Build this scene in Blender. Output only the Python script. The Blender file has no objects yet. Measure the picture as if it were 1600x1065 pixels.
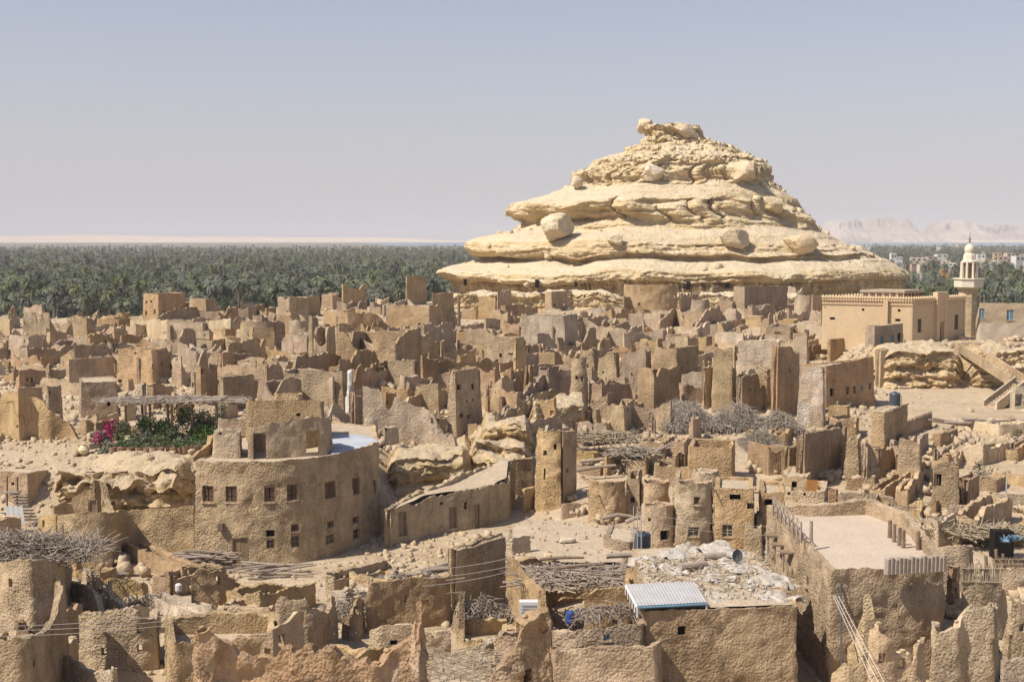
import bpy, math, random
import numpy as np
from mathutils import Vector
from mathutils.geometry import tessellate_polygon
R=random.Random(7); NR=np.random.RandomState(5)
S=bpy.context.scene; COL=S.collection
rad=math.radians
# ------------------------------------------------------------------ camera
EYE=26.0; F=2000.0; PIT=math.atan((532.5-372)/F)
cd=bpy.data.cameras.new('camera'); cam=bpy.data.objects.new('camera',cd); COL.objects.link(cam)
cd.sensor_width=36; cd.lens=36*F/1600; cd.clip_start=.5; cd.clip_end=60000
cam.location=(0,0,EYE); cam.rotation_euler=(rad(90)-PIT,0,0); S.camera=cam
# ------------------------------------------------------------------ sky, sun, exposure
SUN_EL=rad(52); SUNV=Vector((-.90,-.44,0)).normalized()
w=bpy.data.worlds.new('World'); S.world=w; w.use_nodes=True
nt=w.node_tree; nt.nodes.clear()
out=nt.nodes.new('ShaderNodeOutputWorld'); bg=nt.nodes.new('ShaderNodeBackground'); sk=nt.nodes.new('ShaderNodeTexSky')
sk.sky_type='NISHITA'; sk.sun_disc=False; sk.sun_elevation=SUN_EL
sk.sun_rotation=math.atan2(SUNV.x,SUNV.y); sk.altitude=0; sk.air_density=1.0; sk.dust_density=1.2; sk.ozone_density=1.5
hs=nt.nodes.new('ShaderNodeHueSaturation'); hs.inputs['Saturation'].default_value=.95
mx=nt.nodes.new('ShaderNodeMixRGB'); mx.blend_type='MULTIPLY'; mx.inputs[0].default_value=1; mx.inputs[2].default_value=(1.04,.975,1.04,1)
nt.links.new(sk.outputs[0],hs.inputs['Color']); nt.links.new(hs.outputs[0],mx.inputs[1]); tcw=nt.nodes.new('ShaderNodeTexCoord'); sxw=nt.nodes.new('ShaderNodeSeparateXYZ'); nt.links.new(tcw.outputs['Generated'],sxw.inputs[0])
hr=nt.nodes.new('ShaderNodeValToRGB'); nt.links.new(sxw.outputs['Z'],hr.inputs[0]); e=hr.color_ramp.elements; e[0].position=0; e[0].color=(.95,)*3+(1,); e[1].position=.65; e[1].color=(0,0,0,1)
q=e.new(.1); q.color=(.6,)*3+(1,); q=e.new(.25); q.color=(.25,)*3+(1,)
hm_=nt.nodes.new('ShaderNodeMixRGB'); nt.links.new(hr.outputs[0],hm_.inputs[0]); nt.links.new(mx.outputs[0],hm_.inputs[1]); hm_.inputs[2].default_value=(5.15,4.98,5.25,1)
nt.links.new(hm_.outputs[0],bg.inputs[0])
bg.inputs[1].default_value=.094; nt.links.new(bg.outputs[0],out.inputs[0])
sl=bpy.data.lights.new('sun','SUN'); so=bpy.data.objects.new('sun',sl); COL.objects.link(so)
sl.energy=4.9; sl.angle=rad(.5); sl.color=(1,.93,.82)
sv=Vector((SUNV.x*math.cos(SUN_EL),SUNV.y*math.cos(SUN_EL),math.sin(SUN_EL)))
so.rotation_euler=sv.to_track_quat('Z','Y').to_euler(); so.location=(-60,-30,120)
S.view_settings.view_transform='Standard'; S.view_settings.look='None'; S.view_settings.gamma=1; S.view_settings.use_curve_mapping=False
S.view_settings.exposure=.3
try:
    S.cycles.max_bounces=5; S.cycles.diffuse_bounces=3; S.cycles.volume_bounces=0; S.cycles.caustics_reflective=False; S.cycles.caustics_refractive=False
except Exception: pass
# ------------------------------------------------------------------ numpy noise
def _h(i,j,k,s):
    with np.errstate(over='ignore'):
        n=(i*np.int64(73856093))^(j*np.int64(19349663))^(k*np.int64(83492791))^np.int64(s*2654435)
        n=(n^(n>>13))*np.int64(1274126177); n=n^(n>>16); n=(n*np.int64(2246822519))&np.int64(0xffffffff); n=n^(n>>15)
    return (n&np.int64(0xffffff)).astype(np.float64)/float(0xffffff)
def vn(x,y,z,s=0):
    x,y,z=np.broadcast_arrays(np.asarray(x,float),np.asarray(y,float),np.asarray(z,float))
    xi=np.floor(x).astype(np.int64); yi=np.floor(y).astype(np.int64); zi=np.floor(z).astype(np.int64)
    fx=x-xi; fy=y-yi; fz=z-zi
    fx=fx*fx*(3-2*fx); fy=fy*fy*(3-2*fy); fz=fz*fz*(3-2*fz)
    r=0
    for a in (0,1):
        for b in (0,1):
            for c in (0,1):
                r=r+_h(xi+a,yi+b,zi+c,s)*(fx if a else 1-fx)*(fy if b else 1-fy)*(fz if c else 1-fz)
    return r*2-1
def fbm(x,y,z=0,s=0,o=4,g=.5):
    r=0;a=1;f=1;t=0
    for k in range(o):
        r=r+a*vn(x*f+k*7.3,y*f-k*3.1,z*f+k*1.7,s+k); t+=a; a*=g; f*=2.03
    return r/t
def sm(t): t=np.clip(t,0,1); return t*t*(3-2*t)
# ------------------------------------------------------------------ terrain height
_tr=([0,50,62,84,98,118,135,150,175,215,260,300,380],[5,4.2,4,3.8,5,6.6,7.9,8.9,9.5,10.1,10.7,11.3,11.6])
_tl=([0,50,62,84,98.5,102,108,115,150,200,260,300,380],[5,4.2,4,3.9,4.1,7.4,8.5,9.1,10,10.5,10.9,11.3,11.6])
_tm=([0,50,62,84,105,109,115,122,150,200,260,300,380],[5,4.2,4,3.8,4.2,6.8,8.0,8.8,9.6,10.2,10.7,11.3,11.6])
_tq=([0,50,62,98,119,157,162,260,300,380],[5,4.2,4,5,7,7.6,12.2,12.4,12.0,11.6])
def G(x,y):
    x=np.asarray(x,float); y=np.asarray(y,float)
    r=np.interp(y,*_tr); l=np.interp(y,*_tl); m=np.interp(y,*_tm); q=np.interp(y,*_tq)
    a=sm((x+13)/5); h=l*(1-a)+m*a
    a=sm((x-1)/6); h=h*(1-a)+r*a
    a=sm((x-.245*y)/6); h=h*(1-a)+q*a
    edge=np.interp(x,[-80,-40,-10,20,60,90],[240,262,300,330,330,235])
    k=1-sm((y-edge)/90)
    h=h*k
    near=sm((y-20)/60)*k
    h=h+near*(fbm(x*.06,y*.06,0,3,3)*.5+fbm(x*.35,y*.35,0,9,3)*.12)
    return h
def ray(px,py):
    cx=(px-800)/F; cy=(532.5-py)/F
    dy=math.cos(PIT)+math.sin(PIT)*cy; dz=-math.sin(PIT)+math.cos(PIT)*cy
    return cx/dy,dz/dy
def P(px,py,d):
    rx,rz=ray(px,py); return np.array((rx*d,d,EYE+rz*d))
def onz(px,py,z):
    rx,rz=ray(px,py); d=(z-EYE)/rz; return np.array((rx*d,d,z))
_D=np.concatenate([np.arange(25,200,.4),np.arange(200,700,1.5)])
def hit(px,py):
    rx,rz=ray(px,py); g=G(rx*_D,_D); zz=EYE+rz*_D
    k=np.argmax(zz<=g)
    if zz[k]>g[k]: k=len(_D)-1
    d=_D[k]; return np.array((rx*d,d,float(g[k])))
def proj(p):
    x,y,z=p[0],p[1],p[2]-EYE
    de=y*math.cos(PIT)-z*math.sin(PIT); up=y*math.sin(PIT)+z*math.cos(PIT)
    return 800+F*x/de,532.5-F*up/de
# ------------------------------------------------------------------ materials
def mat(name,c1,c2=None,scale=1.,rough=.95,bump=None,c3=None,orand=0,spec=.15,strata=0,trans=0,coords='pos'):
    m=bpy.data.materials.new(name); m.use_nodes=True; t=m.node_tree; N=t.nodes; L=t.links; b=N['Principled BSDF']
    b.inputs['Roughness'].default_value=rough; b.inputs['Specular IOR Level'].default_value=spec
    if coords=='pos':
        ge=N.new('ShaderNodeNewGeometry'); vec=ge.outputs['Position']
    else:
        tc=N.new('ShaderNodeTexCoord'); vec=tc.outputs['Object']
    c2=c2 or c1
    n=N.new('ShaderNodeTexNoise'); n.inputs['Scale'].default_value=scale; n.inputs['Detail'].default_value=6; n.inputs['Roughness'].default_value=.6
    L.new(vec,n.inputs['Vector'])
    cr=N.new('ShaderNodeValToRGB'); cr.color_ramp.elements[0].position=.36; cr.color_ramp.elements[1].position=.64
    cr.color_ramp.elements[0].color=(*c1,1); cr.color_ramp.elements[1].color=(*c2,1); L.new(n.outputs['Fac'],cr.inputs[0]); col=cr.outputs[0]
    if c3:
        n3=N.new('ShaderNodeTexNoise'); n3.inputs['Scale'].default_value=scale*.37; n3.inputs['Detail'].default_value=7; n3.inputs['Roughness'].default_value=.65
        mp=N.new('ShaderNodeVectorMath'); mp.operation='ADD'; mp.inputs[1].default_value=(17,5,9); L.new(vec,mp.inputs[0]); L.new(mp.outputs[0],n3.inputs['Vector'])
        r3=N.new('ShaderNodeValToRGB'); r3.color_ramp.elements[0].position=.52; r3.color_ramp.elements[1].position=.66; L.new(n3.outputs['Fac'],r3.inputs[0])
        mm=N.new('ShaderNodeMixRGB'); L.new(r3.outputs[0],mm.inputs[0]); L.new(col,mm.inputs[1]); mm.inputs[2].default_value=(*c3,1); col=mm.outputs[0]
    if strata:
        mp=N.new('ShaderNodeMapping'); mp.inputs['Scale'].default_value=(.12,.12,strata); L.new(vec,mp.inputs['Vector'])
        ns=N.new('ShaderNodeTexNoise'); ns.inputs['Scale'].default_value=1; ns.inputs['Detail'].default_value=6; ns.inputs['Roughness'].default_value=.65; L.new(mp.outputs[0],ns.inputs['Vector'])
        rs=N.new('ShaderNodeValToRGB'); rs.color_ramp.elements[0].position=.38; rs.color_ramp.elements[1].position=.6
        rs.color_ramp.elements[0].color=(.74,.66,.5,1); rs.color_ramp.elements[1].color=(1.04,1.03,1.0,1); L.new(ns.outputs['Fac'],rs.inputs[0])
        mm=N.new('ShaderNodeMixRGB'); mm.blend_type='MULTIPLY'; mm.inputs[0].default_value=.8; L.new(col,mm.inputs[1]); L.new(rs.outputs[0],mm.inputs[2]); col=mm.outputs[0]
    # fine mottling
    nf=N.new('ShaderNodeTexNoise'); nf.inputs['Scale'].default_value=(bump[0][0]*1.3 if bump else scale*8); nf.inputs['Detail'].default_value=5; nf.inputs['Roughness'].default_value=.7; L.new(vec,nf.inputs['Vector'])
    rf=N.new('ShaderNodeValToRGB'); rf.color_ramp.elements[0].position=.3; rf.color_ramp.elements[1].position=.7
    rf.color_ramp.elements[0].color=(.74,.73,.72,1); rf.color_ramp.elements[1].color=(1.16,1.16,1.16,1); L.new(nf.outputs['Fac'],rf.inputs[0])
    mm=N.new('ShaderNodeMixRGB'); mm.blend_type='MULTIPLY'; mm.inputs[0].default_value=.7; L.new(col,mm.inputs[1]); L.new(rf.outputs[0],mm.inputs[2]); col=mm.outputs[0]
    if name.startswith('mud'):
        mp=N.new('ShaderNodeMapping'); mp.inputs['Scale'].default_value=(1.5,1.5,.22); L.new(vec,mp.inputs['Vector']); ns=N.new('ShaderNodeTexNoise'); ns.inputs['Scale'].default_value=1; ns.inputs['Detail'].default_value=7; ns.inputs['Roughness'].default_value=.7; L.new(mp.outputs[0],ns.inputs['Vector'])
        rs=N.new('ShaderNodeValToRGB'); rs.color_ramp.elements[0].position=.36; rs.color_ramp.elements[1].position=.58; rs.color_ramp.elements[0].color=(.76,.72,.68,1); rs.color_ramp.elements[1].color=(1.05,1.05,1.05,1); L.new(ns.outputs['Fac'],rs.inputs[0])
        mm=N.new('ShaderNodeMixRGB'); mm.blend_type='MULTIPLY'; mm.inputs[0].default_value=.75; L.new(col,mm.inputs[1]); L.new(rs.outputs[0],mm.inputs[2]); col=mm.outputs[0]
    if name.startswith('mud'):
        dn=N.new('ShaderNodeTexNoise'); dn.inputs['Scale'].default_value=1.3; dn.inputs['Detail'].default_value=5; L.new(vec,dn.inputs['Vector']); dm=N.new('ShaderNodeVectorMath'); dm.operation='MULTIPLY_ADD'; dm.inputs[1].default_value=(1.1,1.1,1.1); L.new(dn.outputs['Color'],dm.inputs[0]); L.new(vec,dm.inputs[2])
        vo=N.new('ShaderNodeTexVoronoi'); vo.feature='DISTANCE_TO_EDGE'; vo.inputs['Scale'].default_value=.42; L.new(dm.outputs[0],vo.inputs['Vector'])
        vr=N.new('ShaderNodeMapRange'); vr.inputs[1].default_value=.004; vr.inputs[2].default_value=.012; vr.inputs[3].default_value=.5; vr.inputs[4].default_value=1.; L.new(vo.outputs['Distance'],vr.inputs[0])
        mk=N.new('ShaderNodeTexNoise'); mk.inputs['Scale'].default_value=.3; mk.inputs['Detail'].default_value=3; L.new(vec,mk.inputs['Vector']); mk2=N.new('ShaderNodeMapRange'); mk2.inputs[1].default_value=.53; mk2.inputs[2].default_value=.6; L.new(mk.outputs['Fac'],mk2.inputs[0])
        mm=N.new('ShaderNodeMixRGB'); mm.blend_type='MULTIPLY'; L.new(mk2.outputs[0],mm.inputs[0]); L.new(col,mm.inputs[1]); L.new(vr.outputs[0],mm.inputs[2]); col=mm.outputs[0]
    if orand:
        oi=N.new('ShaderNodeObjectInfo'); h=N.new('ShaderNodeHueSaturation')
        a=N.new('ShaderNodeMapRange'); a.inputs[3].default_value=.5-orand*.010; a.inputs[4].default_value=.5+orand*.007; L.new(oi.outputs['Random'],a.inputs[0]); L.new(a.outputs[0],h.inputs['Hue'])
        mu=N.new('ShaderNodeMath'); mu.operation='MULTIPLY'; mu.inputs[1].default_value=7.31; L.new(oi.outputs['Random'],mu.inputs[0])
        fr=N.new('ShaderNodeMath'); fr.operation='FRACT'; L.new(mu.outputs[0],fr.inputs[0])
        a=N.new('ShaderNodeMapRange'); a.inputs[3].default_value=1-orand*.22; a.inputs[4].default_value=1+orand*.18; L.new(fr.outputs[0],a.inputs[0]); L.new(a.outputs[0],h.inputs['Value'])
        mu=N.new('ShaderNodeMath'); mu.operation='MULTIPLY'; mu.inputs[1].default_value=13.7; L.new(oi.outputs['Random'],mu.inputs[0])
        fr=N.new('ShaderNodeMath'); fr.operation='FRACT'; L.new(mu.outputs[0],fr.inputs[0])
        a=N.new('ShaderNodeMapRange'); a.inputs[3].default_value=1-orand*.3; a.inputs[4].default_value=1+orand*.1; L.new(fr.outputs[0],a.inputs[0]); L.new(a.outputs[0],h.inputs['Saturation'])
        L.new(col,h.inputs['Color']); col=h.outputs[0]
    L.new(col,b.inputs['Base Color'])
    if bump:
        prev=None
        for sc,dist,kind in bump:
            if kind=='v':
                q=N.new('ShaderNodeTexVoronoi'); q.feature='SMOOTH_F1'; q.inputs['Scale'].default_value=sc; q.inputs['Smoothness'].default_value=.6; o=q.outputs['Distance']
            elif kind=='s':
                q=N.new('ShaderNodeTexNoise'); q.inputs['Scale'].default_value=1; q.inputs['Detail'].default_value=5
                mp=N.new('ShaderNodeMapping'); mp.inputs['Scale'].default_value=(sc*.15,sc*.15,sc); L.new(vec,mp.inputs['Vector']); L.new(mp.outputs[0],q.inputs['Vector']); o=q.outputs['Fac']
            else:
                q=N.new('ShaderNodeTexNoise'); q.inputs['Scale'].default_value=sc; q.inputs['Detail'].default_value=6; q.inputs['Roughness'].default_value=.6; o=q.outputs['Fac']
            if kind!='s': L.new(vec,q.inputs['Vector'])
            bp=N.new('ShaderNodeBump'); bp.inputs['Distance'].default_value=dist; bp.inputs['Strength'].default_value=1
            if kind=='v': bp.invert=True
            L.new(o,bp.inputs['Height'])
            if name.startswith('mud'):
                q2=N.new('ShaderNodeTexNoise'); q2.inputs['Scale'].default_value=.35; q2.inputs['Detail'].default_value=3; L.new(vec,q2.inputs['Vector']); m2=N.new('ShaderNodeMapRange'); m2.inputs[1].default_value=.4; m2.inputs[2].default_value=.6; m2.inputs[3].default_value=.35; m2.inputs[4].default_value=1.; L.new(q2.outputs['Fac'],m2.inputs[0]); L.new(m2.outputs[0],bp.inputs['Strength'])
            if prev: L.new(prev,bp.inputs['Normal'])
            prev=bp.outputs[0]
        L.new(prev,b.inputs['Normal'])
    m.use_backface_culling=False
    return m
M={}
MB_=[(1.3,.14,'n'),(4.5,.13,'n'),(8,.11,'v'),(18,.03,'n')]
M['tan']=mat('mud_tan',(0.43, 0.31, 0.175),(0.49, 0.36, 0.215),.5,bump=MB_,c3=(0.39, 0.27, 0.15),orand=.8)
M['pink']=mat('mud_pinkish',(0.42, 0.29, 0.17),(0.47, 0.34, 0.205),.5,bump=MB_,c3=(0.39, 0.26, 0.15),orand=.8)
M['grey']=mat('mud_grey',(0.41, 0.31, 0.195),(0.46, 0.355, 0.23),.5,bump=MB_,c3=(0.37, 0.275, 0.17),orand=.8)
M['yellow']=mat('mud_ochre',(0.5, 0.36, 0.18),(0.55, 0.405, 0.21),.5,bump=MB_,c3=(0.44, 0.31, 0.15),orand=.8)
M['red']=mat('mud_reddish',(.40,.265,.15),(.45,.31,.185),.8,bump=[(1.2,.2,'n'),(4,.16,'n'),(8,.14,'v'),(15,.05,'n')],c3=(.46,.36,.25),orand=.3)
M['pale']=mat('mud_pale',(0.5, 0.385, 0.245),(0.56, 0.44, 0.29),.5,bump=MB_,c3=(0.44, 0.33, 0.205),orand=.8)
M['salt']=mat('mud_with_salt_crust',(.46,.35,.24),(.50,.39,.28),.7,bump=MB_,c3=(.72,.68,.62))
M['render']=mat('mosque_render',(.56,.42,.255),(.60,.455,.285),.3,bump=[(4,.03,'n')],c3=(.47,.345,.205))
M['cream']=mat('minaret_cream',(.62,.55,.42),(.68,.61,.48),.5,bump=[(6,.02,'n')])
M['whitewash']=mat('whitewash',(.62,.58,.5),(.70,.67,.6),.9,bump=[(5,.05,'n')],c3=(.55,.48,.38))
M['stoneblock']=mat('pale_block',(.48,.38,.25),(.56,.46,.32),1.5,bump=[(5,.06,'n')],orand=.8)
M['roofmud']=mat('roof_mud',(.43,.345,.245),(.50,.405,.29),.6,bump=[(2,.1,'n'),(8,.05,'n')],c3=(.46,.36,.25))
M['roofpink']=mat('roof_smooth_sand',(.47,.38,.295),(.51,.415,.32),.4,bump=[(4,.03,'n')])
M['concrete']=mat('bluish_concrete',(.34,.37,.41),(.44,.46,.49),.7,bump=[(5,.02,'n')],c3=(.5,.45,.38))
M['rock']=mat('hill_limestone',(.57,.445,.265),(.65,.525,.34),.12,bump=[(.35,.9,'n'),(1.1,.7,'s'),(1.6,.35,'n'),(5,.1,'n')],c3=(.62,.515,.35),strata=1.1)
M['rock2']=mat('ledge_limestone',(.50,.385,.235),(.58,.46,.30),.4,bump=[(1.0,.4,'n'),(3,.25,'s'),(7,.08,'n')],c3=(.54,.40,.22),strata=2.2)
M['boulder']=mat('boulder_stone',(.57,.45,.28),(.64,.52,.345),.4,bump=[(1.2,.4,'n'),(5,.12,'n')],orand=.5)
M['stone']=mat('rubble_stone',(.42,.32,.205),(.49,.385,.26),1.3,bump=[(6,.06,'n')],c3=(.52,.43,.31))
M['wood']=mat('palm_wood',(.20,.14,.09),(.28,.2,.135),3,bump=[(18,.02,'n')],orand=.6)
M['greywood']=mat('weathered_palm_log',(.30,.235,.18),(.38,.31,.24),3,bump=[(14,.03,'n')],orand=.6)
M['darkwood']=mat('dark_shutter_wood',(.115,.065,.042),(.16,.10,.065),5,bump=[(25,.01,'n')],orand=.4)
M['doorwood']=mat('door_wood',(.23,.16,.10),(.30,.21,.13),4,bump=[(22,.01,'n')],orand=.5)
M['orangewood']=mat('orange_door',(.48,.22,.07),(.52,.26,.09),4)
M['straw']=mat('dry_straw',(.38,.30,.20),(.46,.38,.27),3,bump=[(20,.03,'n')],c3=(.30,.23,.16))
M['greystraw']=mat('dry_fronds',(.30,.245,.185),(.42,.35,.275),1.5,orand=.6)
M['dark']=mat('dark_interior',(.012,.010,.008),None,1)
M['glass']=mat('window_glass',(.03,.035,.04),None,1,rough=.15,spec=.5)
M['bluepaint']=mat('blue_paint',(.12,.22,.30),(.16,.27,.34),3,rough=.6)
M['bluegrey']=mat('tank_plastic',(.055,.07,.085),(.07,.085,.10),3,rough=.45,spec=.4)
M['tin']=mat('tin_sheet',(.40,.385,.37),(.47,.455,.44),1.3,rough=.5,spec=.5)
M['rust']=mat('rusty_metal',(.16,.12,.09),(.22,.16,.11),4,rough=.7)
M['plastic']=mat('white_plastic_sheet',(.43,.365,.28),(.54,.50,.45),1.2,bump=[(3,.2,'n')],rough=.5)
M['leaf']=mat('garden_leaf',(.06,.11,.028),(.11,.17,.045),2,orand=1)
M['leaf2']=mat('grey_green_leaf',(.12,.155,.07),(.18,.21,.11),2,orand=1)
M['bush']=mat('dark_bush',(.035,.045,.022),(.06,.065,.035),2,orand=1)
M['flower']=mat('magenta_flower',(.45,.02,.14),(.58,.05,.22),3)
M['pot']=mat('clay_pot',(.30,.17,.10),(.36,.22,.14),4,orand=1)
M['jar']=mat('pale_pot',(.55,.47,.30),(.6,.52,.35),3)
M['palmleaf']=mat('date_palm_frond',(.10,.12,.052),(.17,.185,.095),.03,orand=2.2,rough=.6,spec=.3)
M['palmdead']=mat('dead_palm_skirt',(.19,.14,.085),(.25,.19,.12),.3,orand=1)
M['bark']=mat('palm_bark',(.15,.115,.08),(.2,.155,.11),2)
M['treeleaf']=mat('olive_leaf',(.055,.08,.035),(.10,.13,.06),.3,orand=1.2)
M['white']=mat('white_paint',(.58,.56,.52),(.64,.62,.58),1)
M['peach']=mat('peach_paint',(.50,.38,.27),(.54,.42,.31),1,orand=1)
M['cable']=mat('pale_cable',(.55,.5,.44),None,1)
M['blue']=mat('blue_drum',(.03,.07,.25),None,1,rough=.4)
M['mesa']=mat('mesa_rock',(.36,.29,.24),(.54,.46,.38),.004,bump=None,c3=(.28,.22,.19),strata=.03)
M['dune']=mat('far_sand',(.62,.47,.33),(.68,.52,.37),.001)
M['water']=mat('lake_water',(.10,.17,.22),(.13,.2,.25),.002,rough=.35,spec=.5)
# ------------------------------------------------------------------ object helpers
def lnk(name,me,m,parent=None):
    o=bpy.data.objects.new(name,me); COL.objects.link(o)
    if m is not None and not me.materials: me.materials.append(M[m] if isinstance(m,str) else m)
    if parent is not None: o.parent=parent
    return o
def meshf(name,V,Fc,smooth=False,angle=None):
    me=bpy.data.meshes.new(name); V=np.asarray(V,dtype=np.float32)
    if isinstance(Fc,np.ndarray):
        k=Fc.shape[1]; n=len(Fc)
        me.vertices.add(len(V)); me.vertices.foreach_set('co',V.ravel())
        me.loops.add(n*k); me.loops.foreach_set('vertex_index',Fc.ravel().astype(np.int32))
        me.polygons.add(n); me.polygons.foreach_set('loop_start',np.arange(0,n*k,k,dtype=np.int32))
        me.update(calc_edges=True)
    else:
        me.from_pydata([tuple(map(float,v)) for v in V],[],Fc); me.update()
    if smooth:
        me.polygons.foreach_set('use_smooth',np.ones(len(me.polygons),dtype=bool))
        if angle: me.set_sharp_from_angle(angle=rad(angle))
    return me
THINGS=[]
def thing(name,loc,label=None,cat=None,group=None,kind=None):
    o=bpy.data.objects.new(name,None); COL.objects.link(o); o.location=[float(v) for v in loc]; o.empty_display_size=.3
    return tag(o,label,cat,group,kind)
def tag(o,label=None,cat=None,group=None,kind=None,pos=None):
    if label: o['label']=label
    if cat: o['category']=cat
    if group: o['group']=group
    if kind: o['kind']=kind
    return o
class MB:
    def __init__(s,org=(0,0,0)): s.v=[]; s.f=[]; s.o=np.array(org,float)
    def add(s,V,Fs):
        n=len(s.v); s.v.extend([np.asarray(v,float)-s.o for v in V]); s.f.extend([tuple(i+n for i in f) for f in Fs]); return s
    def box(s,c,sz,rz=0,tilt=None):
        c=np.array(c,float); hx,hy,hz=[q/2 for q in sz]; cs,sn=math.cos(rz),math.sin(rz); V=[]
        for z in (-hz,hz):
            for x,y in ((-hx,-hy),(hx,-hy),(hx,hy),(-hx,hy)): V.append(c+np.array((x*cs-y*sn,x*sn+y*cs,z)))
        return s.add(V,[(3,2,1,0),(4,5,6,7),(0,1,5,4),(1,2,6,5),(2,3,7,6),(3,0,4,7)])
    def tube(s,pts,r,n=6,cap=True):
        pts=[np.array(p,float) for p in pts]; rs=r if hasattr(r,'__len__') else [r]*len(pts); V=[];Fs=[]
        for i,p in enumerate(pts):
            t=pts[min(i+1,len(pts)-1)]-pts[max(i-1,0)]; t/=np.linalg.norm(t)+1e-9
            u=np.cross(t,(0,0,1) if abs(t[2])<.9 else (1,0,0)); u/=np.linalg.norm(u); q=np.cross(t,u)
            for k in range(n):
                a=2*math.pi*k/n; V.append(p+rs[i]*(math.cos(a)*u+math.sin(a)*q))
        for i in range(len(pts)-1):
            for k in range(n): Fs.append((i*n+k,i*n+(k+1)%n,(i+1)*n+(k+1)%n,(i+1)*n+k))
        if cap: Fs.append(tuple(range(n-1,-1,-1))); Fs.append(tuple(range((len(pts)-1)*n,len(pts)*n)))
        return s.add(V,Fs)
    def lathe(s,c,prof,n=16):
        c=np.array(c,float); V=[];Fs=[]
        for r,z in prof:
            for k in range(n):
                a=2*math.pi*k/n; V.append(c+np.array((r*math.cos(a),r*math.sin(a),z)))
        for i in range(len(prof)-1):
            for k in range(n): Fs.append((i*n+k,i*n+(k+1)%n,(i+1)*n+(k+1)%n,(i+1)*n+k))
        Fs.append(tuple(range(n-1,-1,-1))); Fs.append(tuple(range((len(prof)-1)*n,len(prof)*n)))
        return s.add(V,Fs)
    def poly(s,pts): return s.add(pts,[tuple(range(len(pts)))])
    def build(s,name,m,parent=None,smooth=False,angle=35):
        me=meshf(name,s.v,s.f,smooth,angle if smooth else None); o=lnk(name,me,m,parent)
        if parent is None: o.location=[float(q) for q in s.o]
        return o
# ------------------------------------------------------------------ ground
def grid_obj(name,X,Y,Z,m,smooth=True,closed=False):
    n,k=X.shape; V=np.stack([X,Y,Z],-1).reshape(-1,3); i=np.arange(n*k).reshape(n,k)
    q=[i[:-1,:-1],i[:-1,1:],i[1:,1:],i[1:,:-1]]; Fc=np.stack(q,-1).reshape(-1,4)
    if closed:
        Fc=np.concatenate([Fc,np.stack([i[:-1,-1],i[:-1,0],i[1:,0],i[1:,-1]],-1).reshape(-1,4)])
    return lnk(name,meshf(name,V,Fc,smooth),m)
yy=np.concatenate([np.arange(-30,40,6),np.arange(40,175,.45),np.arange(175,430,1.6),np.geomspace(432,26000,50)])
tt=np.linspace(-.95,.95,1)  # placeholder
tt=np.concatenate([np.linspace(-1.4,-.56,16),np.linspace(-.54,.54,460),np.linspace(.56,1.4,16)])
Yg=yy[:,None]*np.ones(len(tt))[None]; Xg=tt[None]*(np.maximum(yy,20)[:,None]+25)
Zg=G(Xg,Yg)
Zg=Zg-sm((Yg-3000)/2500)*3
gm=mat('sand_ground',(.42,.325,.215),(.49,.385,.265),.25,bump=[(.8,.25,'n'),(3,.12,'n'),(9,.05,'n')],c3=(.38,.28,.175))
# oasis soil past the town: mask by height of the ground (plain level)
N=gm.node_tree.nodes; L=gm.node_tree.links
ge=N.new('ShaderNodeNewGeometry'); sx=N.new('ShaderNodeSeparateXYZ'); L.new(ge.outputs['Position'],sx.inputs[0])
mr=N.new('ShaderNodeMapRange'); mr.inputs[1].default_value=3.2; mr.inputs[2].default_value=.8; L.new(sx.outputs['Z'],mr.inputs[0])
mr2=N.new('ShaderNodeMapRange'); mr2.inputs[1].default_value=230; mr2.inputs[2].default_value=260; L.new(sx.outputs['Y'],mr2.inputs[0])
mu=N.new('ShaderNodeMath'); mu.operation='MULTIPLY'; L.new(mr.outputs[0],mu.inputs[0]); L.new(mr2.outputs[0],mu.inputs[1])
bs=N['Principled BSDF']; old=bs.inputs['Base Color'].links[0].from_socket
no=N.new('ShaderNodeTexNoise'); no.inputs['Scale'].default_value=.06; no.inputs['Detail'].default_value=6; L.new(ge.outputs['Position'],no.inputs['Vector'])
cr=N.new('ShaderNodeValToRGB'); cr.color_ramp.elements[0].position=.45; cr.color_ramp.elements[1].position=.62; cr.color_ramp.elements[0].color=(.075,.085,.045,1); cr.color_ramp.elements[1].color=(.26,.2,.13,1)
L.new(no.outputs['Fac'],cr.inputs[0])
mi=N.new('ShaderNodeMixRGB'); L.new(mu.outputs[0],mi.inputs[0]); L.new(old,mi.inputs[1]); L.new(cr.outputs[0],mi.inputs[2]); L.new(mi.outputs[0],bs.inputs['Base Color'])
ground=grid_obj('ground',Xg,Yg,Zg,gm); tag(ground,'sandy rubble strewn ground rising through the ruined town','ground',kind='structure')
# ------------------------------------------------------------------ rocky hill
HD=335.
RG=[(1015,1085,199),(1004,1094,206),(1002,1096,215),(1004,1099,222),(985,1135,235),(962,1160,247),(930,1186,255),(922,1190,261),(914,1193,269),(893,1196,277),(896,1198,285),(903,1202,291),
(885,1210,297),(862,1218,302),(828,1236,312),(797,1242,325),(789,1247,333),(800,1252,341),(818,1256,346),(816,1264,352),(811,1268,357),(800,1275,362),(770,1285,367),(742,1295,372),(730,1302,377),(727,1318,383),(728,1332,388),
(736,1345,395),(748,1362,401),(752,1366,404),(735,1374,408),(712,1386,414),(692,1396,420),(683,1401,427),(686,1402,432),(700,1400,436),(705,1398,452),(700,1402,458),(690,1408,470),(680,1416,490),(670,1424,520)]
rg=np.array(RG,float); K=330; T=1100
seg=np.concatenate([[0],np.cumsum(np.hypot(np.diff(rg[:,0]-rg[:,1])*.3,np.diff(rg[:,2]))+1.2)]); u=np.linspace(0,seg[-1],K)
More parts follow.
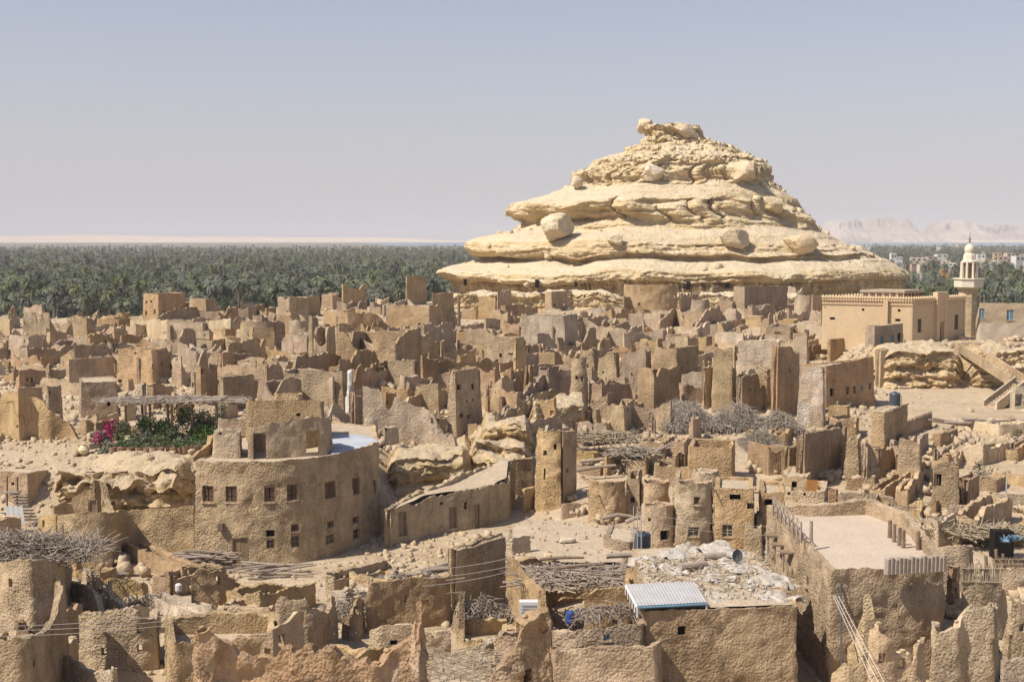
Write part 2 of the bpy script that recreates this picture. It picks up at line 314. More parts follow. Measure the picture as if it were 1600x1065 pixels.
Lx=np.interp(u,seg,rg[:,0]); Rx=np.interp(u,seg,rg[:,1]); Py=np.interp(u,seg,rg[:,2])
k1=HD/F; cxs=((Lx+Rx)/2-800)*k1; aa=(Rx-Lx)/2*k1; zz=EYE-(Py-372)*k1; bb=aa*.82
band0=np.clip((Py-200)/60,0,1)*np.clip((470-Py)/30,.3,1)
# parameter angle, denser in front
th=np.concatenate([np.linspace(-rad(12),math.pi+rad(12),int(T*.8)),np.linspace(math.pi+rad(13),2*math.pi-rad(13),int(T*.2))])
ct=np.cos(th); st=-np.sin(th)
band=lambda y0,y1,s=4: sm((Py-y0)/s)*(1-sm((Py-y1)/s))
ker=np.hanning(41); ker/=ker.sum(); sa=np.convolve(np.pad(aa,20,'edge'),ker,'valid')
wt=np.clip(.62+fbm(th[None]*1.6+Py[:,None]*.004,Py[:,None]*.02,0,71,3)*1.1,0,1)*np.clip(1.3-np.abs(ct)[None]**3*1.3,0,1)+.55*sm((ct[None]-.2)/.6)*(1-sm((ct[None]-.93)/.07))
wt=np.clip(wt,0,.9)*(1-band(398,530,6))[:,None]; AA=aa[:,None]*(1-wt)+sa[:,None]*wt
sp=lambda c:np.sign(c)*np.abs(c)**.92
Xh=cxs[:,None]+AA*sp(ct)[None]; Yh=HD+AA*.82*sp(st)[None]*1.0; Zh=np.repeat(zz[:,None],len(th),1)+(fbm(th*1.3,0,0,72,3)*2.6)[None]*np.clip(np.abs(st)*1.2-.15,0,1)[None]*band0[:,None]
nx=ct[None]*np.ones_like(Xh); ny=st[None]*np.ones_like(Xh)
# displacement
led=fbm(Xh*.02,Yh*.02,Zh*.9,21,4)                      # strata
big=fbm(Xh*.05,Yh*.05,Zh*.11,22,4)
mid=fbm(Xh*.16,Yh*.16,Zh*.28,23,4)
rub=1-np.abs(fbm(Xh*.33,Yh*.33,Zh*.4,24,4))*2.2
rough=np.clip(.25+fbm(Xh*.035+4,Yh*.035,Zh*.06,25,2)*1.6+sm((ct[None]*1.0-.1)/.6)*.45+(band(190,262,6)*.5)[:,None],0,1.1)
smo=np.clip(band(300,316,4)*.8+band(357,382,4)+band(407,422,2)*.8+band(458,520,4),0,1)[:,None]
rough*=1-smo*.93
rough*=(1-band(384,520,3)*.6)[:,None]
dr=led*(1.2-1.0*smo)+big*2.4*np.clip(aa/15,.3,1)[:,None]*(1-smo*.3)+mid*(1.0-.75*smo)+rough*(rub-.4)*1.6+(.35-np.abs(fbm(Xh*.3,Yh*.3,Zh*.8,29,5,.62)))*1.1*(1-smo*.75)+rough*np.floor(fbm(Xh*.11,Yh*.11,Zh*.25,28,3)*5)*.55
# rounded lobes parted by clefts in the thick bed
arc=th*30+fbm(th*3.1,0,0,5,3)*9
lob=np.abs(np.sin(arc*.19+1.1))**.4; lob=lob[None]*np.clip(.8+fbm(th[None]*5,Py[:,None]*.05,0,15,2)*1.6,0.1,1.4)
dr+=(band(316,346,8)[:,None])*(lob-.6)*3.2*(1-.6*sm((ct-.75)/.2))[None]
arc2=th*60+3
dr+=(band(266,293,4)[:,None])*(np.abs(fbm(th*9,0,0,16,3))[None]*3.2-.7)
# fluted undercut face
dr+=(band(433,454,2)[:,None])*(-2.2+np.abs(fbm(th*55,0,0,8,3))[None]*2.8)
dr+=(band(398,406,2)[:,None])*(-1.6)
front=(.35+.65*np.clip(np.abs(st),0,1))[None]
Xh+=nx*dr*front; Yh+=ny*dr
Zh+=fbm(Xh*.12,Yh*.12,0,31,3)*(1.1-.6*smo)*(1-band(433,454,2)*.7)[:,None]+rough*fbm(Xh*.5,Yh*.5,Zh*.5,33,3)*.8
_hx,_hy=proj((Xh,Yh,Zh))
# cap
hill=grid_obj('rocky_hill',Xh,Yh,Zh,'rock',smooth=True,closed=True)
hill.data.set_sharp_from_angle(angle=rad(50))
def dust(m,col,lo=.72,hi=.9):
    N=m.node_tree.nodes;L=m.node_tree.links; ge=N.new('ShaderNodeNewGeometry'); sx=N.new('ShaderNodeSeparateXYZ'); L.new(ge.outputs['Normal'],sx.inputs[0]); mr=N.new('ShaderNodeMapRange'); mr.inputs[1].default_value=lo; mr.inputs[2].default_value=hi; mr.inputs[4].default_value=.8; L.new(sx.outputs['Z'],mr.inputs[0])
    b=N['Principled BSDF']; o=b.inputs['Base Color'].links[0].from_socket; mi=N.new('ShaderNodeMixRGB'); L.new(mr.outputs[0],mi.inputs[0]); L.new(o,mi.inputs[1]); mi.inputs[2].default_value=(*col,1); L.new(mi.outputs[0],b.inputs['Base Color'])
dust(M['rock'],(.60,.50,.355)); dust(M['rock2'],(.48,.385,.265))
capm=MB(); nv=len(th)
tag(hill,'large layered yellow limestone hill rising behind the ruined town','hill',kind='structure')
# ------------------------------------------------------------------ boulders and rubble
def rock_mesh(seed,sub=14,strat=0,am=.35):
    a=np.linspace(0,math.pi,sub); b=np.linspace(0,2*math.pi,sub*2,endpoint=False)
    A,B=np.meshgrid(a,b,indexing='ij'); x=np.sin(A)*np.cos(B); y=np.sin(A)*np.sin(B); z=np.cos(A)
    e=.62; x=np.sign(x)*abs(x)**e; y=np.sign(y)*abs(y)**e; z=np.sign(z)*abs(z)**e
    r=1+am*fbm(x*1.1+seed*3,y*1.1,z*1.1,seed,3)+.12*fbm(x*4,y*4,z*4+seed,seed+5,3)
    if strat: r+=strat*fbm(x*.5,y*.5,z*5+seed,seed+9,3)
    rs=np.random.RandomState(seed+100); K_=9; nn=rs.normal(size=(K_,3)); nn/=np.linalg.norm(nn,axis=1)[:,None]; dd=rs.uniform(.58,.95,K_)
    l=np.sqrt(x*x+y*y+z*z); D_=np.stack([x/l,y/l,z/l],-1); pr=D_@nn.T; q=np.where(pr>.05,dd/np.maximum(pr,.05),9).min(-1); r=np.minimum(q,1.12)/l*(1+.25*am*fbm(x*1.1+seed*3,y*1.1,z*1.1,seed,3)+.07*fbm(x*4,y*4,z*4+seed,seed+5,3)+strat*fbm(x*.5,y*.5,z*5+seed,seed+9,3))
    X=x*r;Y=y*r;Z=z*r
    n,k=X.shape; i=np.arange(n*k).reshape(n,k); j=np.roll(i,-1,1)
    Fc=np.stack([i[:-1],i[1:],j[1:],j[:-1]],-1).reshape(-1,4)
    return np.stack([X,Y,Z],-1).reshape(-1,3),Fc
_rk={}
def boulder(pos,size,rz=0,seed=0,m='boulder',name='boulder',label=None,group=None,strat=0,sub=14,cat='boulder',am=.35,parent=None,smooth=True):
    V,Fc=rock_mesh(seed,sub,strat,am); V=V*np.array(size)/2; c,s=math.cos(rz),math.sin(rz)
    V=np.stack([V[:,0]*c-V[:,1]*s,V[:,0]*s+V[:,1]*c,V[:,2]],-1)
    o=lnk(name,meshf(name,V,Fc,smooth,24 if smooth else None),m,parent); o.location=[float(q) for q in pos]
    if parent is None: tag(o,label,cat,group)
    return o
def hb(px,py,wpx,hpx,d,seed,label,rz=0):
    if py>230:
        m_=np.hypot(_hx-px,_hy-(py+hpx*.32))<7; d=float(Yh[m_].min()) if m_.any() else d
    p=P(px,py,d); k=d/F; return boulder(p,(wpx*k*.98,wpx*k*.8,hpx*k*1.0),rz,seed,label=label,sub=30,am=.6,strat=.05)
hb(1006,195,24,26,HD,3,'pale rock perched on the very top left of the hill summit')
hb(1070,208,52,28,HD-4,12,'broad block of rock on the hill summit right of the perched rock',.2)
hb(871,355,58,40,297,5,'big rounded boulder leaning at the left below the thick rock bed of the hill',.3)
hb(963,374,27,17,293,8,'small split boulder sitting alone on the middle slope of the hill',.1)
hb(1147,374,50,34,293,6,'pointed boulder on the slope of the hill, middle of the right-hand side',-.3)
hb(1252,379,58,34,300,9,'rounded boulder at the right end of the thick rock bed on the hill',.2)
hb(1165,270,48,34,320,14,'rough reddish outcrop block on the upper right slope of the hill',.2)
hb(1020,268,40,26,312,15,'cracked block standing out of the upper middle slope of the hill',.4)
hb(1205,320,46,26,305,16,'jagged block on the right shoulder of the hill',.1)
hb(901,283,22,18,HD-4,17,'small rock jutting out at the left end of the upper ledge of the hill',.1)
def stones(name,pts,sizes,m,label,cat='rubble'):
    n=len(pts); B=np.array([(-1,-1,-1),(1,-1,-1),(1,1,-1),(-1,1,-1),(-1,-1,1),(1,-1,1),(1,1,1),(-1,1,1)],float)
    V=B[None]*(.5+.22*(NR.rand(n,8,3)-.5)*2)*sizes[:,None,None]*(.55+.7*NR.rand(n,1,3))
    a=NR.rand(n)*6.28; t=(NR.rand(n)-.5)*1.2; c,s=np.cos(t)[:,None],np.sin(t)[:,None]
    V=np.stack([V[...,0],V[...,1]*c-V[...,2]*s,V[...,1]*s+V[...,2]*c],-1); c,s=np.cos(a)[:,None],np.sin(a)[:,None]
    V=np.stack([V[...,0]*c-V[...,1]*s,V[...,0]*s+V[...,1]*c,V[...,2]],-1)+pts[:,None,:]
    f=np.array([(3,2,1,0),(4,5,6,7),(0,1,5,4),(1,2,6,5),(2,3,7,6),(3,0,4,7)])
    Fc=(f[None]+np.arange(n)[:,None,None]*8).reshape(-1,4)
    o=lnk(name,meshf(name,V.reshape(-1,3),Fc),m); return tag(o,label,cat,kind='stuff')
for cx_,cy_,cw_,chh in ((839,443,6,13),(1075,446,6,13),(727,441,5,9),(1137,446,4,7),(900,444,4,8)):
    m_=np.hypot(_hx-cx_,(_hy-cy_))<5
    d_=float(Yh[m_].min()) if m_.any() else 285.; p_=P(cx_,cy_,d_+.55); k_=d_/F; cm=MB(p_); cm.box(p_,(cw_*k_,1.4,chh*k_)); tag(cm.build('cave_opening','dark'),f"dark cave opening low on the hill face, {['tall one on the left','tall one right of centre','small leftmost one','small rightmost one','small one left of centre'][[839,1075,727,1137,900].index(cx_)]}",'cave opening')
# scree on the hill
n=2600; ii=NR.randint(20,285,n); jj=NR.randint(0,int(T*.8),n); pk=(NR.rand(n)<(.12+.88*np.clip(rough[ii,jj]-.2,0,1)))
ii=ii[pk]; jj=jj[pk]; pts=np.stack([Xh[ii,jj],Yh[ii,jj],Zh[ii,jj]],-1)
stones('scree',pts,.2+1.3*NR.rand(len(pts))**5,'boulder','loose broken rock scattered over the layered hill','scree')
# ------------------------------------------------------------------ ledge outcrops in the town
def outcrop(px0,px1,py0,py1,dep,seed,label,m='rock2',und=.8,h0=None,tilt=0):
    """layered rock ledge: front face from px0..px1, base py1, top py0"""
    a=hit(px0,py1); b=hit(px1,py1); d=(a[1]+b[1])/2; zt=P((px0+px1)/2,py0,d)[2]; zb=min(a[2],b[2])-1.2
    n=max(24,int(np.linalg.norm(b-a)/.2)); k=56
    t=np.linspace(0,1,n); prof=np.linspace(0,1,k)
    ax=a[0]+(b[0]-a[0])*t; ay=a[1]+(b[1]-a[1])*t
    X=np.zeros((k,n));Y=np.zeros((k,n));Z=np.zeros((k,n))
    end=np.minimum(1,np.minimum(t,1-t)*7)**.6
    for j,pv in enumerate(prof):
        if pv<.6:
            v=pv/.6; z=zb+(zt-zb)*v*np.ones(n); off=np.zeros(n)+ (1-v)*-.3
        else:
            v=(pv-.6)/.4; z=zt+v*dep*.07*np.ones(n); off=v*dep*np.ones(n)
        X[j]=ax+fbm(ax*.3,z*.5,seed,seed,2)*.2; Y[j]=ay+off+(1-end)*dep*.5
        Z[j]=z if pv<.6 else z
    lay=fbm(X*.1,Y*.1,Z*1.6,seed,4); msk=(prof<.72)[:,None]
    Y-=lay*und*1.4*msk; Y-=(fbm(X*.45,Y*.2,Z*.6,seed+2,5,.6)*und*1.7+(np.abs(fbm(X*1.1,Y*.3,Z*1.5,seed+12,4,.6))-.2)*-1.2*und)*msk; lay2=np.floor(Z*1.1+fbm(X*.2,Y*.2,0,seed+6,2))%2; Y-=lay2*.28*und*msk
    Z+=((fbm(X*.35,Y*.35,0,seed+4,5,.6)*.95+np.floor(fbm(X*.3,Y*.5,0,seed+8,3)*5)*.13)+tilt*(t-.5)[None])*(prof>.3)[:,None]
    Z[-1]-=1.5+dep*.1
    Z=zb+(Z-zb)*(.35+.65*end)[None]
    o=grid_obj('rock_outcrop',X,Y,Z,m); o.data.set_sharp_from_angle(angle=rad(42)); return tag(o,label,'rock outcrop')
# ------------------------------------------------------------------ palms
def palm_mesh(seed,hgt,nf=34,fl=3.6,dead=8):
    r=random.Random(seed); V=[];Fs=[];mi=[]
    def add(vs,fs,m):
        n=len(V); V.extend(vs); Fs.extend([tuple(i+n for i in f) for f in fs]); mi.extend([m]*len(fs))
    lx,ly=r.uniform(-.8,.8),r.uniform(-.8,.8)
    tr=[]; 
    for i in range(6):
        t=i/5; rr=.34*(1-.35*t)*(1.25 if i==0 else 1)
        for k in range(7):
            a=k/7*6.283; tr.append((lx*t*t+rr*math.cos(a),ly*t*t+rr*math.sin(a),hgt*t-(.6 if i==0 else 0)))
    add(tr,[(i*7+k,i*7+(k+1)%7,(i+1)*7+(k+1)%7,(i+1)*7+k) for i in range(5) for k in range(7)],0)
    top=np.array((lx,ly,hgt))
    for q in range(nf+dead):
        isd=q>=nf; az=r.uniform(0,6.283); el=r.uniform(-.15,1.35) if not isd else r.uniform(-1.2,-.6)
        Lf=fl*r.uniform(.8,1.1)*(.75 if isd else 1); p=top.copy(); ns=7; e=el; dxy=np.array((math.cos(az),math.sin(az),0)); side=np.array((-math.sin(az),math.cos(az),0))
        pts=[p.copy()]
        for i in range(ns):
            p=p+(dxy*math.cos(e)+np.array((0,0,math.sin(e))))*Lf/ns; e-=(.30 if not isd else .12)*(1+.35*i/ns)*r.uniform(.7,1.2); e=max(e,-1.45); pts.append(p.copy())
        vs=[];fs=[]
        for i in range(ns):
            a,b=pts[i],pts[i+1]; wd=.46*math.sin(min(1,(i+.9)/ns*1.15)*math.pi*.86+.15)*(.6 if isd else 1)
            dn=np.array((0,0,-wd*.45)); fwd=(b-a)*.55
            m_=(a+b)/2
            for s_ in (-1,1):
                c=a+fwd+side*s_*wd+dn; c2=m_+fwd+side*s_*wd*.9+dn
                n0=len(vs); vs+=[a,m_,c, m_,b,c2]; fs+=[(n0,n0+1,n0+2),(n0+3,n0+4,n0+5)]
        add(vs,fs,2 if isd else 1)
    me=meshf('palm',V,Fs); 
    for k in ('bark','palmleaf','palmdead'): me.materials.append(M[k])
    me.polygons.foreach_set('material_index',np.array(mi,dtype=np.int32)); return me
def blob_tree_mesh(seed,w=3.4,h=5.5,n=900,m='treeleaf',ls=.42):
    rs=np.random.RandomState(seed); nb=9; c=np.stack([rs.uniform(-w*.55,w*.55,nb),rs.uniform(-w*.55,w*.55,nb),rs.uniform(h*.4,h*.85,nb)],-1); rr=rs.uniform(w*.28,w*.5,nb)
    k=rs.randint(0,nb,n); d=rs.normal(size=(n,3)); d/=np.linalg.norm(d,axis=1)[:,None]; p=c[k]+d*(rr[k]*rs.uniform(.6,1.05,n))[:,None]
    V,Fc=leafquads(p,ls,rs); me=meshf('tree',V,Fc); me.materials.append(M[m]); return me
def leafquads(p,ls,rs):
    n=len(p); a=rs.normal(size=(n,3)); a/=np.linalg.norm(a,axis=1)[:,None]; b=np.cross(a,rs.normal(size=(n,3))); b/=np.linalg.norm(b,axis=1)[:,None]+1e-9
    s=(ls*rs.uniform(.6,1.3,n))[:,None]; V=np.stack([p-a*s*.5,p+b*s*.3,p+a*s*.5,p-b*s*.3],1).reshape(-1,3); return V,np.arange(n*4).reshape(-1,4)
PV=[palm_mesh(s,h,46 if s<3 else 38,3.25) for s,h in ((1,7.4),(2,5.6),(3,9),(4,4.6),(5,6.6))]
palms=[]
def try_palm(px,d):
    x=(px-800)/F*d; return np.array((x,d,float(G(x,d))))
# near individual palms, then the rest as one mass
cand=[]
def addrow(x0,x1,d0,d1,n,grp):
    for _ in range(n):
        d=math.sqrt(R.uniform(d0*d0,d1*d1)); px=R.uniform(x0,x1); cand.append((px,d,grp))
addrow(-40,760,385,520,235,'l'); addrow(1385,1640,330,520,90,'r')
addrow(-60,200,292,385,40,'l'); cand.append((40,352,'l')); cand.append((118,350,'l')); cand.append((205,372,'l')); cand.append((15,372,'l')); cand.append((70,372,'l')); cand.append((160,365,'l'))
cand.sort(key=lambda c:c[1]); keep=[]
for px,d,g in cand:
    p=try_palm(px,d)
    if p[2]>2.5: continue
    if any((p[0]-q[0])**2+(p[1]-q[1])**2<9 for q in keep): continue
    keep.append(p); me=PV[R.randint(0,4)] ; o=lnk('palm_tree',me,None); o.location=[float(v) for v in p]; s=R.uniform(.7,1.35)
    o.scale=(s,s,s*R.uniform(.85,1.1)); o.rotation_euler=(0,0,R.uniform(0,6.28)); palms.append(o)
    if g=='l': tag(o,'date palm with grey-green crown in the grove beyond the left part of the town','palm tree','date palms of the oasis left of the hill')
    else: tag(o,'date palm with grey-green crown in the grove behind the mosque','palm tree','date palms of the oasis right of the hill')
    if len(palms)>=298: break
TV=[blob_tree_mesh(1,4.4,6.0),blob_tree_mesh(2,5.6,7.0,1100),blob_tree_mesh(3,3.6,5.,700)]
olives=[]
for i,(px,d) in enumerate([(30,400),(250,395),(300,420),(420,400),(330,440),(480,425),(560,440),(640,430),(90,430),(180,410),(380,430),(1440,430),(1560,410),(1590,380),(1500,400)]):
    p=try_palm(px,d); o=lnk('leafy_tree',TV[i%3],None); o.location=[float(v) for v in p]; o.rotation_euler=(0,0,i); olives.append(o)
    tag(o,'rounded leafy olive tree among the date palms of the oasis','tree','leafy trees among the palms')
def mass(name,pts,protos,label,smin,smax,seed):
    me=bpy.data.meshes.new(name); me.from_pydata([tuple(map(float,p)) for p in pts],[],[]); o=bpy.data.objects.new(name,me); COL.objects.link(o)
    gt=bpy.data.node_groups.new(name,'GeometryNodeTree'); gt.interface.new_socket('Geometry',in_out='INPUT',socket_type='NodeSocketGeometry'); gt.interface.new_socket('Geometry',in_out='OUTPUT',socket_type='NodeSocketGeometry')
    n=gt.nodes; l=gt.links; gi=n.new('NodeGroupInput'); go=n.new('NodeGroupOutput'); ip=n.new('GeometryNodeInstanceOnPoints')
    gg=n.new('GeometryNodeGeometryToInstance')
    for pr in protos:
        oi=n.new('GeometryNodeObjectInfo'); oi.inputs[0].default_value=pr; oi.transform_space='ORIGINAL'
        for s_ in oi.inputs:
            if s_.name=='As Instance': s_.default_value=False
        l.new(oi.outputs['Geometry'],gg.inputs[0])
    l.new(gi.outputs[0],ip.inputs['Points']); l.new(gg.outputs[0],ip.inputs['Instance']); ip.inputs['Pick Instance'].default_value=True
    rv=n.new('FunctionNodeRandomValue'); rv.data_type='FLOAT_VECTOR'; rv.inputs[0].default_value=(0,0,0); rv.inputs[1].default_value=(.08,.08,6.28); l.new(rv.outputs[0],ip.inputs['Rotation'])
    rs=n.new('FunctionNodeRandomValue'); rs.data_type='FLOAT'; rs.inputs[2].default_value=smin; rs.inputs[3].default_value=smax; rs.inputs['Seed'].default_value=seed; l.new(rs.outputs[1],ip.inputs['Scale'])
    l.new(ip.outputs[0],go.inputs[0]); md=o.modifiers.new('scatter','NODES'); md.node_group=gt
    return tag(o,label,'palm grove',kind='stuff')
pts=[]
def fill(x0,x1,d0,d1,n,clear):
    for _ in range(n):
        u_=R.random(); d=1/((1-u_)/d0+u_/d1) if R.random()<.75 else R.uniform(d0,d1); px=R.uniform(x0,x1); x=(px-800)/F*d
        if clear and vnoise1(x*.006,d*.006)>.30: continue
        z=float(G(x,d)) if d<450 else 0.
        if z>2.5: continue
        pts.append((x,d,z-(3*float(sm((d-3000)/2500)))))
def vnoise1(a,b): return float(fbm(a,b,0,77,2))
fill(-160,800,385,900,3400,False); fill(-250,900,850,2900,6400,False); fill(1290,1760,380,640,650,False); fill(1270,1800,1350,3600,2300,False)
fill(1270,1760,600,1400,450,True)
prot=[palms[0]]; seen={palms[0].data.name}
for o in palms:
    if o.data.name not in seen: seen.add(o.data.name); prot.append(o)
mass('palm_grove',pts,prot[:5]+[olives[0],olives[1],olives[2]],'dense palm grove of the oasis stretching to the horizon',.65,1.35,3)
# low undergrowth between the trunks
n=5200; rs=np.random.RandomState(4); px=np.where(rs.rand(n)<.75,rs.uniform(-60,760,n),rs.uniform(1380,1660,n)); d=rs.uniform(290,560,n); x=(px-800)/F*d; z=G(x,d); kk=(z<2.5)&(fbm(x*.03,d*.03,0,6,2)>-.1); c=np.stack([x,d,z+1.0],-1)[kk]
p=(c[:,None,:]+rs.normal(size=(len(c),22,3))*np.array((1.5,1.5,1.0))).reshape(-1,3); V,Fc=leafquads(p,.9,rs)
o=lnk('undergrowth',meshf('undergrowth',V,Fc),'treeleaf'); tag(o,'low green undergrowth between the palm trunks','undergrowth',kind='stuff')
# ------------------------------------------------------------------ lake, dunes, mesas
def band_mesh(name,x0,x1,d,ztop,dep,m,label,cat,kind='structure',zb=-8,n=260,nr=30):
    """a ridge: front slope up to ztop(x) then back down"""
    xs=np.linspace(x0,x1,n); v=np.linspace(0,1,nr)
    X=np.repeat(xs[None],nr,0); zt=ztop(xs)[None]
    prof=np.interp(v,[0,.35,.5,.62,1],[0,.38,.95,1,0])[:,None]
    Y=d+(v[:,None]-.5)*dep+fbm(X*.0015,v[:,None]*2,0,41,4)*dep*.12
    Z=zb+(zt-zb)*prof*(1+.10*fbm(X*.004,Y*.004,0,43,5))
    o=grid_obj(name,X,Y,Z,m); return tag(o,label,cat,kind=kind)
lk=MB(); lk.poly([(-420,4600,-1.9),(12000,4600,-1.9),(15000,8600,-1.9),(-1100,8600,-1.9)]); o=lk.build('lake','water'); tag(o,'pale blue salt lake in the far distance','lake',kind='structure')
def dz(xs):
    px=800+F*xs/9500; t=np.interp(px,[-300,0,120,300,420,600,700,900,1200,1290,1400,2000],[42,38,46,30,26,24,8,-2,-2,-2,10,14]); return t+fbm(xs*.0008,0,0,51,4)*10+fbm(xs*.004,0,0,52,3)*3
band_mesh('desert_hills',-7000,7500,9500,dz,2500,'dune','low pale pink desert dunes along the left horizon','hills')
def mesa(pp,d,dep,label,seed):
    xs=np.linspace((pp[0][0]-800)/F*d,(pp[-1][0]-800)/F*d,300); px=800+F*xs/d
    py=np.interp(px,[q[0] for q in pp],[q[1] for q in pp]); zt=EYE-(py-372)/F*d; v=np.linspace(0,1,46)
    X=np.repeat(xs[None],46,0); prof=np.interp(v,[0,.3,.36,.5,.54,.62,1],[0,.42,.50,.66,.97,1,1])[:,None]
    Y=d+(v[:,None]-.5)*dep+fbm(X*.004,v[:,None]*1.2,0,seed,5)*dep*.35
    Z=-8+(zt[None]+8)*prof; Z+=fbm(X*.01,Y*.01,0,seed+2,4)*10*np.sin(v*math.pi)[:,None]; Z[-1]=-8
    o=grid_obj('mesa',X,Y,Z,'mesa'); o.data.set_sharp_from_angle(angle=rad(30)); tag(o,label,'mesa',kind='structure')
mesa([(1262,377),(1290,372),(1297,357),(1303,352),(1312,345),(1345,343),(1350,346),(1362,345),(1366,341),(1415,342),(1424,349),(1430,360),(1445,366),(1475,377)],9300,900,'flat topped desert mesa hazy beyond the lake',61)
mesa([(1432,378),(1455,368),(1468,352),(1480,345),(1500,344),(1518,348),(1530,353),(1560,356),(1570,350),(1590,353),(1640,349),(1680,368),(1720,377)],9700,900,'rounded desert ridge hazy beyond the lake at the far right',67)
# ------------------------------------------------------------------ mud walls
def round_path(pts,closed,r):
    """pts list of (x,y,top); replaces corners by short arcs"""
    out=[]; n=len(pts)
    for i in range(n):
        p=np.array(pts[i],float)
        if (not closed and i in (0,n-1)) or r<=0: out.append(p); continue
        a=np.array(pts[(i-1)%n],float); b=np.array(pts[(i+1)%n],float)
        da=np.linalg.norm((a-p)[:2]); db=np.linalg.norm((b-p)[:2]); q=min(r,da*.3,db*.3)
        pa=p+(a-p)*q/max(da,1e-6); pb=p+(b-p)*q/max(db,1e-6)
        out+= [pa,(pa+pb+2*p)/4,pb]
    return out
class Wall:
    def __init__(s,pts,closed,zb,th=.45,ero=.3,fine=.12,cell=None,batter=.03,rough=.07,seed=0,r=.22,jag=0):
        s.pts=round_path(pts,closed,r); s.closed=closed; s.zb=zb; s.th=th; s.seed=seed; s.batter=batter; s.rough=rough
        s.ero=ero; s.fine=fine; s.jag=jag
        q=s.pts+([s.pts[0]] if closed else []); q=np.array(q); s.q=q
        s.U=np.concatenate([[0],np.cumsum(np.hypot(*np.diff(q[:,:2],axis=0).T))]); s.L=s.U[-1]
        d=float(np.mean(q[:,1])); s.cell=cell or max(.17,d*.0021)
        s.tone=None; s.holes=[]; s.bites=[]; s.zt=lambda u:np.interp(u,s.U,q[:,2])
        # fine sampling used for locating pixels
        us=np.linspace(0,s.L,max(60,int(s.L/.12))); X=np.interp(us,s.U,q[:,0]); Y=np.interp(us,s.U,q[:,1]); s.us=us; s.XY=np.stack([X,Y],-1)
        t=np.gradient(s.XY,axis=0); t/=np.linalg.norm(t,axis=1)[:,None]+1e-9; s.nrm=np.stack([t[:,1],-t[:,0]],-1); s.tan=t
    def at(s,u):
        u=u%s.L if s.closed else min(max(u,0),s.L)
        return np.array([np.interp(u,s.us,s.XY[:,0]),np.interp(u,s.us,s.XY[:,1])]),np.array([np.interp(u,s.us,s.nrm[:,0]),np.interp(u,s.us,s.nrm[:,1])])
    def loc(s,px,py):
        Z=np.full(len(s.us),s.zb+1.5); PX,_=proj((s.XY[:,0],s.XY[:,1],Z)); face=-(s.XY*s.nrm).sum(1)>0
        c=np.abs(PX-px)+np.where(face,0,500)+s.XY[:,1]*.3; k=int(np.argmin(c)); d=s.XY[k,1]; z=P(px,py,d)[2]
        k2=min(k+3,len(PX)-1); k1=max(k-3,0); dpx=abs(PX[k2]-PX[k1])/max(1e-6,(s.us[k2]-s.us[k1])); return s.us[k],z,max(dpx,2.),d
    def hole_px(s,px,py,w,h):
        u,z,dp,d=s.loc(px,py); hw=min(w/dp/2,w*d/F*1.2); hh=h*d/F/2; b=(u-hw,u+hw,z-hh,z+hh); s.holes.append(b); return b
    def topf(s,u):
        u=np.atleast_1d(np.asarray(u,float)); N=len(u); x=np.interp(u,s.us,s.XY[:,0]); y=np.interp(u,s.us,s.XY[:,1]); top=s.zt(u)
        e=fbm(x*.45,y*.45,s.seed*3.3,s.seed,3); f=fbm(x*2.4,y*2.4,s.seed,s.seed+3,3)
        top=top-s.ero*np.clip(e*1.6+.15,0,1.3)*1.4-s.fine*(f+.3)*1.3-s.fine*.5*np.abs(vn(x*5.5,y*5.5,s.seed,s.seed+9))
        if s.jag>0:
            c=_h(np.floor(x*.8+y*.5+s.seed*7).astype(np.int64),np.zeros(N,np.int64),np.zeros(N,np.int64),s.seed); top=top-s.jag*np.clip(c-.45,0,1)*2.2
        for u0,w_,dp_ in s.bites: top=top-dp_*np.exp(-((u-u0)/w_)**4)
        return np.maximum(top,s.zb+.25)
    def build(s,org,name='wall',m='tan',parent=None):
        L=s.L; n=max(3,int(L/s.cell)); u=list(np.linspace(0,L,n+1)); u+=list(s.U)
        for h in s.holes: u+=[h[0],h[1]]
        u=np.array(sorted(x for x in u if -1e-6<=x<=L+1e-6)); prot=sorted([h[0] for h in s.holes]+[h[1] for h in s.holes]); prot=np.array(prot) if prot else None
        kp=[0]
        for i in range(1,len(u)):
            if u[i]-u[kp[-1]]<s.cell*.35:
                if prot is not None and np.min(np.abs(prot-u[i]))<1e-6 and kp[-1]!=0: kp[-1]=i
                continue
            kp.append(i)
        if L-u[kp[-1]]<s.cell*.3 and len(kp)>2: kp[-1]=len(u)-1
        elif kp[-1]!=len(u)-1: kp.append(len(u)-1)
        u=u[kp]; 
        if s.closed: u=u[:-1]
        N=len(u); x=np.interp(u,s.us,s.XY[:,0]); y=np.interp(u,s.us,s.XY[:,1]); nx=np.interp(u,s.us,s.nrm[:,0]); ny=np.interp(u,s.us,s.nrm[:,1]); l=np.hypot(nx,ny); nx/=l; ny/=l
        top=s.topf(u)
        zmax=float(top.max()); zl=list(np.arange(s.zb,zmax+s.cell,s.cell))
        hz_=[]
        for h in s.holes: hz_+= [h[2],h[3]]
        zl=sorted(zl+hz_); z=[zl[0]]
        for v in zl[1:]:
            if v-z[-1]<s.cell*.3:
                if v in hz_: z[-1]=v
                continue
            z.append(v)
        z=np.array(z); K=len(z)
        Z=np.minimum(z[None],top[:,None]); rel=Z-s.zb
        bt=s.batter*rel
        X=x[:,None]-nx[:,None]*bt; Y=y[:,None]-ny[:,None]*bt
        dsp=s.rough*(fbm(X*.9,Y*.9,Z*.9,s.seed,3)*1.6+fbm(X*3.1,Y*3.1,Z*3.1,s.seed+5,3)*.75)
        Xo=X+nx[:,None]*dsp; Yo=Y+ny[:,None]*dsp
